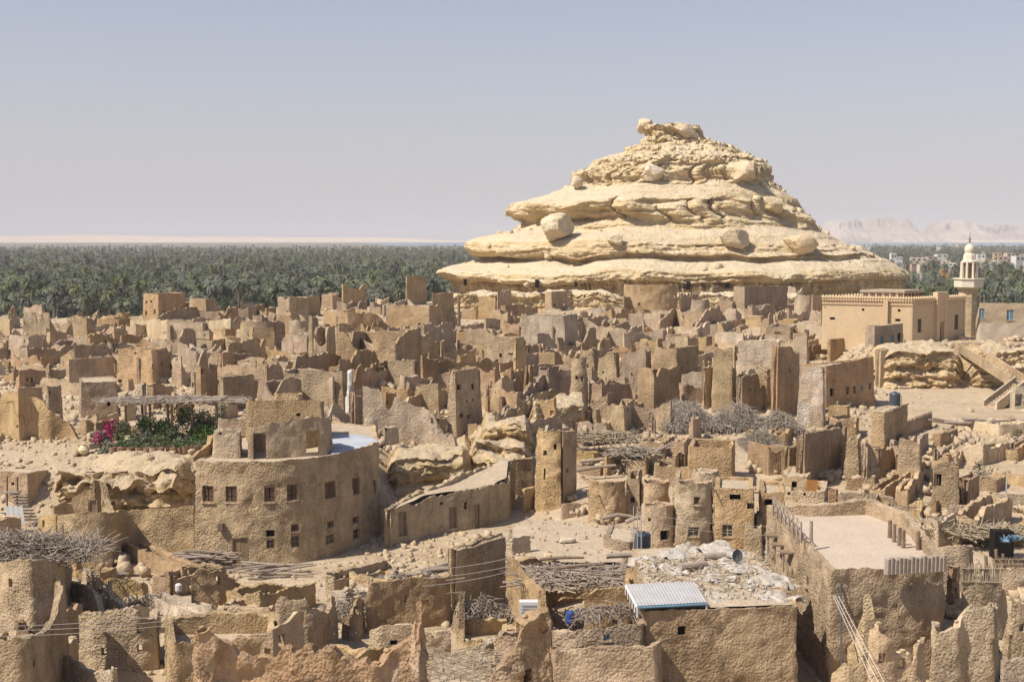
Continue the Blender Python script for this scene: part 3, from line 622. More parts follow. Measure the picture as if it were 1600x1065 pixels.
        thk=np.maximum(s.th-bt*.9,.16); Xi=x[:,None]-nx[:,None]*(bt*1.0+thk)-nx[:,None]*dsp*.5; Yi=y[:,None]-ny[:,None]*(bt+thk)-ny[:,None]*dsp*.5
        Zi=Z-np.where(Z>=top[:,None]-1e-6,.06,0)
        V=np.concatenate([np.stack([Xo,Yo,Z],-1).reshape(-1,3),np.stack([Xi,Yi,Zi],-1).reshape(-1,3)])-np.array(org)
        NK=N*K; idx=np.arange(NK).reshape(N,K)
        C=N if s.closed else N-1
        nxt=(np.arange(C)+1)%N
        uc=np.where(nxt>0,(u[:C]+u[nxt])/2,(u[:C]+L)/2); zc=(z[:-1]+z[1:])/2
        mx_=np.maximum(top[:C],top[nxt]); pres=(z[None,:-1]<mx_[:,None]-1e-4)
        for h in s.holes:
            pres&=~((uc[:,None]>h[0])&(uc[:,None]<h[1])&(zc[None]>h[2])&(zc[None]<h[3]))
        i0=idx[:C,:-1]; i1=idx[nxt][:,:-1]; j0=idx[:C,1:]; j1=idx[nxt][:,1:]
        o=np.stack([i0,i1,j1,j0],-1)[pres]; inn=(np.stack([i0,j0,j1,i1],-1)+NK)[pres]; Fs=[o,inn]
        # rims
        def side(a,b,msk): Fs.append(np.stack([a,b,b+NK,a+NK],-1)[msk])
        up=np.zeros_like(pres); up[:,:-1]=pres[:,1:]; side(j0,j1,pres&~up)
        dn=np.zeros_like(pres); dn[:,1:]=pres[:,:-1]; dn[:,0]=True; side(i1,i0,pres&~dn)
        if s.closed: rt=np.roll(pres,-1,0); lf=np.roll(pres,1,0)
        else:
            rt=np.zeros_like(pres); rt[:-1]=pres[1:]; lf=np.zeros_like(pres); lf[1:]=pres[:-1]
        side(j1,i1,pres&~rt); side(i0,j0,pres&~lf)
        Fc=np.concatenate(Fs)
        me=meshf(name,V,Fc,True,38); return lnk(name,me,m,parent)
    def roof(s,org,z,parent,m='roofmud',name='roof',bump=.08,cell=None):
        k=max(1,len(s.us)//90); xy=s.XY[::k]-s.nrm[::k]*(s.th*.5+s.batter*(max(0,z-s.zb) if not callable(z) else 4)); 
        c=xy.mean(0); rings=7; V=[];Fs=[]; n=len(xy); zf=z if callable(z) else (lambda x,y:z)
        for q in range(rings):
            f=1-q/rings
            for p in xy:
                g=c+(p-c)*f; V.append((g[0],g[1],zf(g[0],g[1])+bump*float(fbm(g[0]*.8,g[1]*.8,0,s.seed,3))))
        V.append((c[0],c[1],zf(c[0],c[1])))
        for q in range(rings-1):
            for i in range(n): j=(i+1)%n; Fs.append((q*n+i,q*n+j,(q+1)*n+j,(q+1)*n+i))
        for i in range(n): Fs.append(((rings-1)*n+i,(rings-1)*n+(i+1)%n,rings*n))
        return lnk(name,meshf(name,np.array(V)-np.array(org),Fs,True,60),m,parent)
def win(W,b,org,parent,kind):
    """fills a hole b of wall W: kind shutter / pane / door / blind / frame"""
    u=(b[0]+b[1])/2; p,n=W.at(u); t=np.array((-n[1],n[0])); wd=b[1]-b[0]; ht=b[3]-b[2]; zc=(b[2]+b[3])/2; rel=zc-W.zb; off=W.batter*rel
    rz=math.atan2(t[1],t[0]); c=np.array((*(p-n*(off+.16)),zc)); o3=np.array(org)
    def bx(mb,du,dz_,su,sz,dep=.06,dn=0.):
        q=c+np.array((t[0]*du+n[0]*dn,t[1]*du+n[1]*dn,dz_)); mb.box(q,(su,dep,sz),rz)
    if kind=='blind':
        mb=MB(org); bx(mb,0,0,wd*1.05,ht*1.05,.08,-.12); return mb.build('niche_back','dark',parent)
    if kind in('shutter','pane','blue','white'):
        fm={'shutter':'wood','pane':'wood','blue':'bluepaint','white':'pale'}[kind]
        fr=MB(org); e=.07
        bx(fr,-wd/2+e/2,0,e,ht,.1,.04); bx(fr,wd/2-e/2,0,e,ht,.1,.04); bx(fr,0,ht/2-e/2,wd-2*e,e,.1,.043); bx(fr,0,-ht/2+e/2,wd-2*e,e,.1,.043)
        f=fr.build('window_frame',fm,parent)
        if kind in('shutter','blue','white'): g=MB(org); bx(g,0,-ht/2-.04,wd+.16,.07,.2,.16); g.build('sill',W.tone or 'tan',f)
        for sd in (-1,1):
            g=MB(org); bx(g,sd*(wd/4-.01),0,wd/2-e-.01,ht-2*e-.01,.04,.0); 
            if kind in('shutter','blue'):
                for q in range(3): bx(g,sd*(wd/4-.01),(q-1)*(ht*.3),wd/2-e-.03,ht*.24,.03,.035)
            g.build('shutter' if kind in('shutter','blue') else 'pane',{'shutter':'darkwood','blue':'bluepaint'}.get(kind,'glass'),f)
        if kind in('pane','white'):
            g=MB(org); bx(g,0,0,.05,ht-2*e,.06,.02); bx(g,0,0,wd-2*e,.05,.062,.021); g.build('glazing_bar',fm,f)
        return f
    if kind=='door':
        fr=MB(org); e=.1
        bx(fr,-wd/2+e/2,0,e,ht,.14,.05); bx(fr,wd/2-e/2,0,e,ht,.14,.05); bx(fr,0,ht/2-e/2,wd-2*e,e,.14,.053)
        f=fr.build('door_frame','wood',parent); k=max(3,int((wd-2*e)/.2)); sw=(wd-2*e)/k; me=None
        for q in range(k):
            g=MB(org); bx(g,-wd/2+e+sw*(q+.5),-e/2,sw*.93,ht-e,.05,.01*(q%2)); g.build('plank','doorwood',f)
        return f
ADJ=[]; FOOT=[]
def finish(root,W,org,cat,name,tone,px,py,H,words,holes_n,label,group):
    ADJ.append(dict(o=root,px=px,py=py,H=H,Wd=W.L,words=words,holes=holes_n,cat=cat,tone=tone,label=label)); 
    if group: root['group']=group
    root['category']=cat; root['kind']='thing'
def poly(pts,closed=False,th=.45,ero=.25,tone='tan',holes=(),roof=None,label=None,cat='ruined wall',name='ruined_wall',world=False,zb=None,words='',batter=.03,rough=.07,fine=.12,jag=0,r=.22,beams=0,group=None,down=1.2,cell=None,roofm='roofmud',edge=0):
    """pts: (px,py_base,py_top) on the terrain, or world (x,y,ztop)"""
    w=[]
    if world: w=[tuple(p) for p in pts]; zs=[zb]
    else:
        zs=[]
        for px,pb,pt in pts:
            g=hit(px,pb); z=P(px,pt,g[1])[2]; w.append((g[0],g[1],z)); zs.append(g[2])
    sd=R.randint(1,9999); z0=(min(zs)-down) if not world else zb
    W=Wall(w,closed,z0,th,ero,fine,cell,batter,rough,sd,r,jag)
    W.tone=tone; c=W.XY.mean(0); org=(c[0],c[1],z0+down)
    root=thing(name,org)
    hs=[]
    hgt=max(p[2] for p in w)-z0-1.2
    if roof is None and ero>.12 and fine<.5 and hgt>1.5:
        for _ in range(R.choice([1,1,2,3,4]) if W.L>6 else R.choice([0,1])):
            W.bites.append((R.uniform(0,W.L),R.uniform(.4,1.9),hgt*R.choice([.1,.15,.2,.3,.45,.55])*min(1,ero*3)))
    if roof is None and hgt>2.8 and beams==0 and tone!='red' and w[0][1]>68 and R.random()<.3: beams=R.choice([1,2,3,4])
    if roof is None and hgt>2.2 and ero>.08:
        for _ in range(R.choice([0,1,2,3,4])):
            uu=R.uniform(.5,max(.6,W.L-.5)); pz=z0+1.2+hgt*R.uniform(.3,.75); sz=R.uniform(.13,.26); W.holes.append((uu-sz*.7,uu+sz*.7,pz-sz,pz+sz))
    for h in holes:
        k=h[4] if len(h)>4 else None; b=W.hole_px(*h[:4]); hs.append((b,k))
    W.build(org,'wall',tone,root)
    for b,k in hs:
        if k: win(W,b,org,root,k)
    top=max(p[2] for p in w)
    if roof is not None and closed:
        W.roof(org,(min(p[2] for p in w)-roof) if not callable(roof) else roof,root,roofm)
    for q in range(beams):
        uu=R.uniform(0,W.L); p,n=W.at(uu)
        if -(p*n).sum()<0: continue
        z=top-R.uniform(.3,1.)*(.5 if roof is not None else 1.2); mb=MB(org); l=R.uniform(.35,.8); mb.tube([(*(p-n*.5),z),(*(p+n*l*.8),z-R.uniform(-.06,.12))],[.06,.045],6); mb.build('beam','wood',root)
    if edge:  # loose stones laid on the wall head
        for q in range(edge):
            uu=R.uniform(0,W.L); p,n=W.at(uu); boulder((p[0]-n[0]*(W.th*.45+W.batter*(float(W.zt(uu))-W.zb))-org[0],p[1]-n[1]*(W.th*.45+W.batter*(float(W.zt(uu))-W.zb))-org[1],float(W.topf(uu)[0])+.02-org[2]),(R.uniform(.18,.42),R.uniform(.18,.36),R.uniform(.12,.26)),R.random()*6,q,tone,'stone',sub=6,parent=root,smooth=False)
    if closed and roof is None and W.L>15 and ero>.1 and name=='ruined_house':   # a cross wall inside
        u0=R.uniform(.15,.35)*W.L; pa,_=W.at(u0); pb,_=W.at(u0+W.L*.5); W2=Wall([(pa[0],pa[1],z0+1.2+hgt*R.uniform(.3,1)),(*((pa+pb)/2),z0+1.2+hgt*R.uniform(.2,.9)),(pb[0],pb[1],z0+1.2+hgt*R.uniform(.3,1))],False,z0,.35,.5,.15,None,.02,.07,sd+1,0,.2); W2.bites.append((W2.L*.5,.6,hgt*.4)); W2.build(org,'inner_wall',tone,root)
    k=int(np.argmin(W.XY[:,1])); px,py=proj((*W.XY[k],org[2])); cx_,_=proj((c[0],c[1],org[2]))
    finish(root,W,org,cat,name,tone,cx_,py,top-org[2],words,len(hs),label,group)
    FOOT.append((c[0],c[1],W.L/7+.6)); W.org=org; W.root=root; return W
def solve_w(C,dirx,diry,pxt,zb):
    k=(pxt-800)/F; c_,s_=math.cos(PIT),math.sin(PIT)
    den=dirx-k*diry*c_; num=k*(C[1]*c_-(zb-EYE)*s_)-C[0]
    if abs(den)<.08: return 5.
    return num/den
_HB=[0]
def H(xL,xC,xR,yT,yB,a=35,ruin=.3,tone='tan',roof=None,holes=(),label=None,dep=None,yTL=None,yTR=None,back=None,name=None,cat=None,words='',edge=0,beams=0,th=.45,batter=.035,jag=None,rough=.08,**kw):
    if ruin>.08 and batter==.035: batter=R.uniform(.02,.085)
    C=hit(xC,yB); zt=P(xC,yT,C[1])[2]; ar=rad(a); dl=(-math.cos(ar),math.sin(ar)); dr=(math.sin(ar),math.cos(ar))
    wl=solve_w(C,*dl,xL,C[2]) if xL<xC-1 else 0; wr=solve_w(C,*dr,xR,C[2]) if xR>xC+1 else 0
    wl=min(max(wl,0),16); wr=min(max(wr,0),16)
    Lp=lambda q,y,dflt:P(q[2],y,q[1])[2] if y else dflt
    hh=zt-C[2]; closed=wl>0 and wr>0
    if closed:
        A=(C[0]+dl[0]*wl,C[1]+dl[1]*wl); B=(C[0]+dr[0]*wr,C[1]+dr[1]*wr); D=(A[0]+dr[0]*wr,A[1]+dr[1]*wr)
        zA=P(xL,yTL,A[1])[2] if yTL else zt; zB=P(xR,yTR,B[1])[2] if yTR else zt
        zA=zA if roof is not None or yTL else zt-hh*ruin*R.uniform(0,.3); zB=zB if roof is not None or yTR else zt-hh*ruin*R.uniform(0,.4)
        zD=zt-(0 if roof is not None else hh*ruin*R.uniform(.1,1.0)); 
        pts=[(*A,zA),(C[0],C[1],zt),(*B,zB),(*D,zD)]
    else:
        q=dep or R.uniform(1.5,3.2)
        if wl>0:
            A=(C[0]+dl[0]*wl,C[1]+dl[1]*wl); zA=P(xL,yTL,A[1])[2] if yTL else zt-hh*ruin*R.uniform(0,.4)
            s1=q*R.uniform(.4,1); pts=[(A[0]+dr[0]*s1,A[1]+dr[1]*s1,C[2]+.4+(zA-C[2])*R.uniform(.1,.8)),(*A,zA),(C[0],C[1],zt),(C[0]+dr[0]*q,C[1]+dr[1]*q,C[2]+.4+hh*R.uniform(.2,.7))]
        else:
            B=(C[0]+dr[0]*wr,C[1]+dr[1]*wr); zB=P(xR,yTR,B[1])[2] if yTR else zt-hh*ruin*R.uniform(0,.4)
            s1=q*R.uniform(.4,1); pts=[(C[0]+dl[0]*q,C[1]+dl[1]*q,C[2]+.4+hh*R.uniform(.2,.8)),(C[0],C[1],zt),(*B,zB),(B[0]+dl[0]*s1,B[1]+dl[1]*s1,C[2]+.4+(zB-C[2])*R.uniform(.1,.7))]
    if roof is not None: cat=cat or 'mudbrick house'; name=name or 'mudbrick_house'
    cat=cat or ('ruined house' if closed else 'ruined wall'); name=name or ('ruined_house' if closed else 'ruined_wall')
    er=(.04 if roof is not None else ruin*.9)*min(1.2,hh/4)
    return poly(pts,closed,world=True,zb=C[2]-1.2,th=th,ero=er,tone=tone,holes=holes,roof=roof,label=label,cat=cat,name=name,words=words,jag=(ruin*.55*min(1.3,hh/4) if jag is None else jag) if roof is None else 0,batter=batter,edge=edge,beams=beams,fine=.04+.14*min(1,ruin*2),rough=rough,down=1.2 if True else 0,**kw)
def tower(px,wpx,yT,yB,tone='tan',holes=(),label=None,ruin=.2,roof=None,arc=(0,360),edge=0,words='round',squash=1.,batter=.04,**kw):
    kw.setdefault('rough',.13)
    g=hit(px,yB); r=wpx/2*g[1]/F; c=np.array((g[0],g[1]+r*squash)); zt=P(px,yT,g[1])[2]; n=22; cl=arc[1]-arc[0]>=359
    an=[rad(arc[0]+(arc[1]-arc[0])*i/(n if cl else n-1)) for i in range(n)]
    hh=zt-g[2]; pts=[(c[0]+r*math.cos(t),c[1]+r*squash*math.sin(t),zt-hh*ruin*max(0,math.sin(t))*R.uniform(.2,.9)) for t in an]
    return poly(pts,cl,world=True,zb=g[2]-1.2,ero=ruin*.7,tone=tone,holes=holes,roof=roof,label=label,cat=kw.pop('cat','round tower'),name=kw.pop('name','round_tower'),words=words,r=0,edge=edge,jag=ruin*.5,batter=batter,th=.4,**kw)
# ------------------------------------------------------------------ the ruined town, far rows first
h=lambda *a:a
T_='tan';P_='pink';Y_='yellow';G_='grey';A_='pale'
# --- left upper quarter
H(222,248,293,459,506,35,.04,T_,roof=.35,holes=[(228,472,3,4),(236,471,3,4),(241,487,3,7),(228,489,3,7),(258,490,5,6)],label='tall flat topped mud house standing highest at the far left edge of the town')
H(293,322,338,467,512,40,.15,T_,roof=.5); H(338,344,376,473,520,40,.25,T_); H(375,378,402,472,512,30,.4,P_)
H(336,350,372,483,505,30,.5,Y_); H(258,318,330,503,535,15,.15,T_,edge=4); H(330,352,372,512,541,40,.3,T_); H(372,392,420,509,540,25,.4,T_)
H(49,78,104,507,519,30,.4,T_); H(80,93,104,501,522,40,.4,P_); H(137,140,153,503,525,45,.2,P_); H(150,186,206,497,518,25,.4,T_); H(205,212,252,506,528,40,.3,P_)
H(152,160,200,512,530,40,.5,T_); H(185,190,226,520,540,40,.5,P_); H(12,45,72,521,556,30,.3,A_); H(0,10,15,530,560,40,.3,Y_); H(70,78,108,517,541,40,.25,P_)
H(45,60,84,528,548,40,.5,P_); H(122,156,167,520,563,25,.2,T_,holes=[(151,538,4,6)]); H(104,124,140,525,548,40,.5,P_); H(165,170,190,528,556,45,.5,P_)
H(182,196,242,538,552,30,.2,T_); H(180,240,268,545,602,20,.12,T_,holes=[(209,552,5,3),(237,573,2,9),(187,596,6,5),(202,596,10,5)],label='big two part mud house with small holes, above the garden pergola'); H(232,246,274,547,600,35,.15,P_,holes=[(242,593,4,5)])
H(270,276,282,553,600,35,.2,P_); H(275,305,342,548,585,68,.4,T_); H(246,262,305,532,549,30,.3,T_); H(300,332,360,527,548,25,.3,T_)
H(22,30,76,575,612,35,.35,P_); H(26,48,62,543,570,30,.2,T_); H(62,68,98,540,571,35,.25,T_); H(0,12,22,556,585,40,.5,T_)
H(101,108,182,561,604,40,.06,P_); H(101,125,187,597,655,70,.06,T_,roof=.12,holes=[(121,623,7,9,'blind'),(171,630,5,9,'blind')],beams=3,label='square flat roofed mud house left of the garden pergola')
H(22,28,70,604,640,45,.2,P_); H(72,76,100,596,660,45,.25,T_); H(340,342,412,547,602,35,.25,P_); H(304,315,343,569,645,30,.15,P_,holes=[(317,580,6,8)])
H(338,350,404,589,646,30,.1,T_); H(345,372,412,538,560,70,.3,T_,edge=4)
H(188,200,213,590,612,40,.5,Y_); H(212,225,232,595,650,40,.5,A_); H(225,240,278,597,640,30,.4,P_); H(262,276,304,598,660,30,.35,T_); H(186,196,215,612,660,35,.4,Y_)
H(296,304,330,575,625,35,.5,P_); H(140,152,190,646,672,30,.7,T_); H(120,135,175,652,680,30,.6,T_)
# --- upper middle
H(532,536,575,443,482,45,.12,Y_,yTR=455); H(574,601,606,456,474,25,.12,A_); H(600,632,636,440,470,25,.08,A_,holes=[(609,449,7,3)]); H(632,636,668,431,478,40,.08,T_)
H(666,670,702,432,470,35,.15,T_); H(500,520,533,456,484,30,.4,T_); H(432,452,484,463,502,40,.15,P_); H(412,416,434,480,500,40,.2,Y_); H(400,418,436,470,484,30,.5,T_)
H(450,480,502,462,495,25,.2,T_); H(483,500,520,455,480,30,.5,T_); H(440,455,480,487,510,30,.5,T_); H(525,542,575,468,492,30,.5,P_); H(543,560,572,478,492,30,.6,P_)
H(575,585,602,470,490,30,.7,T_); H(600,672,700,475,526,20,.2,T_,holes=[(655,508,4,8)],edge=8); H(600,665,712,505,560,20,.35,T_); H(668,672,714,487,520,40,.15,T_); H(712,716,722,456,512,45,.25,T_)
H(672,676,712,456,490,40,.15,T_)
H(522,620,662,518,600,15,.22,T_,holes=[(529,560,5,9)],words='broad'); H(480,489,504,490,575,30,.35,T_); H(504,542,600,486,530,68,.5,T_,edge=6); H(488,512,528,508,580,20,.2,T_,holes=[(499,532,9,2)])
tower(467,42,500,545,T_,ruin=.1); tower(400,60,502,550,T_,ruin=.12); H(415,430,450,500,548,40,.2,P_); H(372,392,432,510,552,70,.2,T_)
H(448,456,494,552,578,30,.1,T_); H(425,432,460,538,560,30,.4,A_); H(478,480,492,532,556,40,.3,P_); H(400,425,440,545,618,25,.35,P_); H(440,538,556,577,650,12,.15,A_)
H(538,549,553,572,662,30,.3,'whitewash'); H(553,590,612,572,610,25,.6,P_); H(600,650,680,560,612,20,.45,T_,edge=6); H(622,632,680,582,625,35,.4,P_)
H(685,690,716,530,590,40,.3,P_); H(708,714,736,543,572,40,.3,P_); H(722,728,742,535,558,40,.4,T_); H(712,762,770,513,545,15,.2,T_,holes=[(748,535,5,10),(758,535,3,10)])
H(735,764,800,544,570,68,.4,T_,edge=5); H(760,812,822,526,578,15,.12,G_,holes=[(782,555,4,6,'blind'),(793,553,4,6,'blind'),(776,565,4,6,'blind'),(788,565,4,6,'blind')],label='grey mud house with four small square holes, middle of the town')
H(776,782,812,560,600,35,.4,P_); H(800,806,825,527,600,40,.3,T_,holes=[(802,563,4,6),(801,584,4,6)]); H(725,742,760,563,578,30,.4,Y_); H(780,790,822,476,505,40,.2,P_)
H(745,775,790,460,500,25,.25,T_,edge=5); H(720,745,765,482,500,25,.5,T_); H(775,778,800,452,500,35,.2,A_); H(742,748,775,452,462,35,.5,P_,edge=6); H(668,690,705,543,565,25,.5,T_)
# --- below the hill
H(798,800,826,457,482,40,.3,T_,holes=[(820,463,6,4)]); H(825,828,855,451,482,40,.15,T_); H(850,862,895,455,487,35,.1,P_,holes=[(883,475,4,5),(867,477,4,4)]); H(800,805,842,480,502,40,.3,P_,edge=5)
tower(1018,88,444,500,T_,ruin=.06,label='broad rounded mud block with a few small holes at the foot of the hill',holes=[(1002,453,3,4),(1025,464,3,5),(1055,464,3,5),(1029,475,3,4),(998,475,3,4)],squash=.5,cat='ruined house',name='ruined_house')
H(970,976,1004,462,500,30,.25,T_); H(1060,1064,1112,456,492,25,.4,T_,edge=6); tower(1096,32,467,508,G_,ruin=.15); H(1110,1114,1146,446,478,30,.15,T_,holes=[(1133,459,9,10)]); H(1143,1163,1232,447,500,50,.1,P_)
H(1118,1145,1168,466,500,25,.5,P_); H(1204,1208,1240,450,478,35,.35,T_); H(1228,1244,1256,447,478,30,.15,A_); H(1210,1216,1256,477,492,35,.15,P_); tower(1258,30,460,500,T_,ruin=.2,edge=3); H(1265,1270,1290,460,500,35,.2,P_,holes=[(1266,465,4,5),(1275,472,6,5)])
H(1290,1294,1340,450,466,40,.1,P_); H(1326,1330,1354,444,462,40,.05,P_)
H(905,909,920,480,508,30,.3,T_); H(920,947,960,478,502,25,.4,A_); H(948,974,990,480,500,25,.4,T_); H(980,986,1008,490,512,40,.4,P_); H(1003,1006,1018,483,505,45,.2,P_); H(1016,1052,1060,484,508,20,.25,T_)
H(1048,1052,1068,480,520,35,.6,T_); H(928,980,988,497,515,20,.5,T_,edge=5); H(986,990,1047,498,520,30,.4,P_); H(1088,1092,1116,498,520,35,.3,P_,holes=[(1100,505,6,4)]); H(1136,1140,1166,500,514,35,.1,'pink')
H(1163,1190,1196,494,512,30,.03,Y_,roof=.1,cat='mudbrick house'); H(1190,1242,1248,500,516,20,.1,Y_)
H(811,884,906,493,550,20,.1,G_,holes=[(827,547,3,4)],label='flat topped grey mud house in the middle of the town below the hill'); H(812,884,906,505,558,18,.35,T_,words='stepped') if False else None
H(822,868,884,548,590,20,.35,T_,holes=[(827,549,4,4)]); H(840,845,850,535,575,35,.2,T_); H(868,874,884,520,560,40,.3,P_)
H(905,909,934,510,560,50,.35,P_); H(940,980,1006,511,550,20,.35,T_,edge=5); H(975,1030,1044,516,545,15,.5,T_,edge=6); H(1018,1022,1042,516,545,45,.35,P_)
H(1038,1080,1100,524,545,20,.2,T_); H(1075,1120,1150,505,530,20,.4,T_,edge=5); H(1055,1110,1130,485,510,22,.5,T_)
H(1016,1060,1094,543,612,30,.12,P_,words='deep shadowed'); H(968,1010,1020,544,610,25,.3,P_); H(930,965,972,548,606,22,.15,Y_,yTL=557); H(900,930,945,540,600,25,.45,T_); 
tower(905,32,557,650,G_,ruin=.25,words='tapering'); H(834,858,893,571,628,35,.2,P_); H(993,1022,1064,572,648,40,.2,T_,words='jagged',edge=3); H(950,966,994,612,640,25,.3,Y_,edge=6)
H(1094,1100,1115,560,640,45,.5,T_); H(1110,1146,1152,535,645,15,.25,T_,words='tall pale'); H(1150,1154,1192,582,650,40,.25,P_); H(1150,1218,1228,533,590,15,.08,A_,words='smooth'); H(1155,1200,1206,572,640,25,.35,T_)
H(1205,1208,1246,538,655,40,.12,P_,words='tall'); H(1243,1288,1292,572,668,20,.1,'salt',words='salt crusted'); H(1235,1262,1266,520,578,25,.4,'salt'); H(1262,1265,1298,537,563,50,.15,P_)
H(1194,1236,1250,510,535,18,.3,T_,holes=[(1220,520,20,4)]); H(1255,1258,1298,514,532,40,.1,P_)
# --- left centre and garden surroundings
P0=poly([(-30,660,600),(0,684,612),(30,690,608),(50,686,615),(75,688,632),(100,686,655),(130,688,666),(146,686,668)],ero=.2,tone=T_,label='long curved mud wall stepping down at the far left behind the sandy terrace',holes=[(26,666,4,4)])
H(144,150,160,658,690,35,.4,P_); H(150,156,200,655,690,35,.7,T_)
# middle, above the curved building
H(545,549,588,606,668,40,.2,P_,holes=[(563,640,11,12)],words='with a square opening'); H(585,590,600,620,668,35,.3,T_); tower(578,24,651,690,A_,ruin=.2,words='bright',arc=(150,390)); H(596,600,626,664,702,60,.3,A_,holes=[(612,696,10,12)],words='bright notched')
H(596,604,622,612,650,30,.5,T_); H(592,640,655,600,645,18,.55,T_); H(618,640,662,618,650,25,.6,T_,edge=5); H(630,652,672,590,640,30,.5,T_); H(655,678,684,652,694,18,.12,T_,yTL=655); H(678,681,698,650,690,45,.12,P_); H(640,651,656,666,694,30,.5,P_)
H(694,714,758,580,688,28,.06,T_,holes=[(722,605,6,8),(744,604,5,9),(716,626,3,5),(733,627,3,4),(742,626,3,4),(724,649,5,7),(736,651,5,7)],label='tall tapering mud tower house pierced by seven window holes, centre of the town',batter=.06,words='tower')
H(757,762,768,590,655,45,.35,P_); H(765,800,830,575,620,22,.5,T_,edge=8); H(758,790,812,592,628,22,.6,T_,edge=6)
H(700,720,745,553,582,30,.3,T_); H(745,780,800,570,592,20,.4,T_); H(813,830,838,560,628,25,.5,T_); H(838,856,880,625,652,25,.7,T_)
H(460,492,510,652,674,25,.6,T_)
# ledges
outcrop(742,838,668,716,7,3,'pale layered limestone ledge under the tall tower house',und=.7)
outcrop(822,925,632,668,5,5,'crumbling rock bank below the jagged ruins in the centre',und=.5)
outcrop(598,745,716,752,7,7,'sunlit rounded limestone ridge right of the curved two storey building',und=.5,tilt=0)
outcrop(730,835,700,745,7,11,'broken limestone shelf left of the round tower',und=.9)
outcrop(70,308,738,800,6,9,'undercut yellow limestone bank below the garden terrace',und=1.2)
outcrop(395,470,458,474,6,13,'small yellow sandy rock outcrop at the far edge of the town left of the hill',m='rock')
outcrop(1365,1512,548,606,5,15,'yellow banded limestone ledge under the mosque, left of the stairs',und=.8)
outcrop(1512,1640,548,606,5,16,'shaded limestone ledge behind the concrete stairs at the right edge',und=.8)
outcrop(688,990,459,484,5,19,'pale eroded rock bench along the foot of the hill',m='rock',und=.6)
outcrop(990,1290,462,486,5,20,'dusty rock bench behind the ruins under the right half of the hill',m='rock',und=.5)
# rock room beside the cave
H(120,150,175,740,800,12,.15,T_,words='below the garden'); H(170,176,206,737,806,35,.12,P_,words='below the garden'); H(204,212,280,771,806,28,.3,T_,words='inside the rock hollow')
# --- round tower group
tower(866,66,672,797,T_,ruin=.16,holes=[(850,708,6,8,'blind'),(868,699,6,9,'blind')],arc=(90,290),label='tall round mud tower with two small windows, centre of the picture',edge=3)
H(868,872,899,670,792,42,.08,P_,label='flat shaded flank wall joined to the tall round tower',th=.5)
H(798,801,836,716,782,70,.1,T_,holes=[(827,746,12,15,'blind')],roof=.1,label='low flat roofed mud house against the left of the tall round tower')
H(812,820,868,764,802,38,.05,P_,roof=.1,holes=[(858,780,11,22,'pane')],label='low dark annex with a barred door at the foot of the round tower')
H(898,921,934,640,672,25,.6,T_); H(899,926,938,655,690,22,.5,T_); H(921,934,942,636,672,18,.2,T_); H(948,978,996,634,686,15,.25,A_,yTL=630,words='leaning'); H(925,950,960,660,690,15,.3,P_)
H(1014,1019,1024,640,690,35,.4,P_); H(1074,1084,1098,652,694,25,.7,T_,words='triangular'); H(1040,1070,1085,688,716,20,.4,T_); H(995,1040,1058,690,720,18,.3,T_,edge=6)
H(1072,1146,1163,699,768,12,.05,T_,label='plain rectangular mud block just right of the round turrets',edge=2,yTL=697)
H(899,930,938,707,725,25,.15,Y_); H(900,940,975,727,745,22,.4,T_,edge=4); H(938,950,975,700,745,30,.3,P_); H(975,1010,1030,716,745,20,.4,T_); H(1045,1056,1062,700,745,30,.6,T_,words='pillar like'); H(1060,1066,1074,702,742,30,.4,T_)
W=tower(950,62,752,818,T_,ruin=0,holes=[(944,756,2,7),(958,756,2,7),(933,755,2,6)],arc=(170,350),label='curved mud wall with small battlements left of the turret houses',batter=.02)
H(873,877,926,785,815,72,.25,T_,yTL=790,words='low curved'); 
H(972,1004,1010,745,815,8,.12,T_,words='plain'); H(1048,1062,1070,748,830,10,.1,T_,words='infill'); H(1020,1110,1118,728,760,8,.2,T_,words='long'); tower(1024,54,752,815,T_,ruin=.12,holes=[(1010,742,9,9)],label='squat round turret with a stick filled parapet, left of the two',name='round_turret')
tower(1030,58,790,862,T_,ruin=.04,roof=.3,holes=[(1040,836,14,16,'blind'),(1014,812,5,6,'blind')],label='lower round mud turret below the squat turret, beside the roof tank',name='round_turret')
tower(1087,70,755,865,T_,ruin=.06,roof=.35,holes=[(1088,783,11,13,'shutter'),(1084,831,18,16,'white')],label='round mud turret house with a framed window above the white roof',name='round_turret')
tower(1105,48,738,780,T_,ruin=.02,roof=.2,label='small round room set on top behind the turret house',name='round_turret')
H(1112,1180,1188,764,868,10,.04,T_,holes=[(1136,829,17,21,'white'),(1148,777,17,9),(1190,790,14,10)],roof=.3,beams=5,label='square mud house with a white framed window right of the turret house')
H(1184,1228,1238,770,850,10,.04,T_,roof=.3,holes=[(1200,785,14,10)],beams=3,label='mud house with a pierced parapet left of the roof terrace railing')
H(1160,1194,1204,812,880,10,.3,T_,words='low curved')
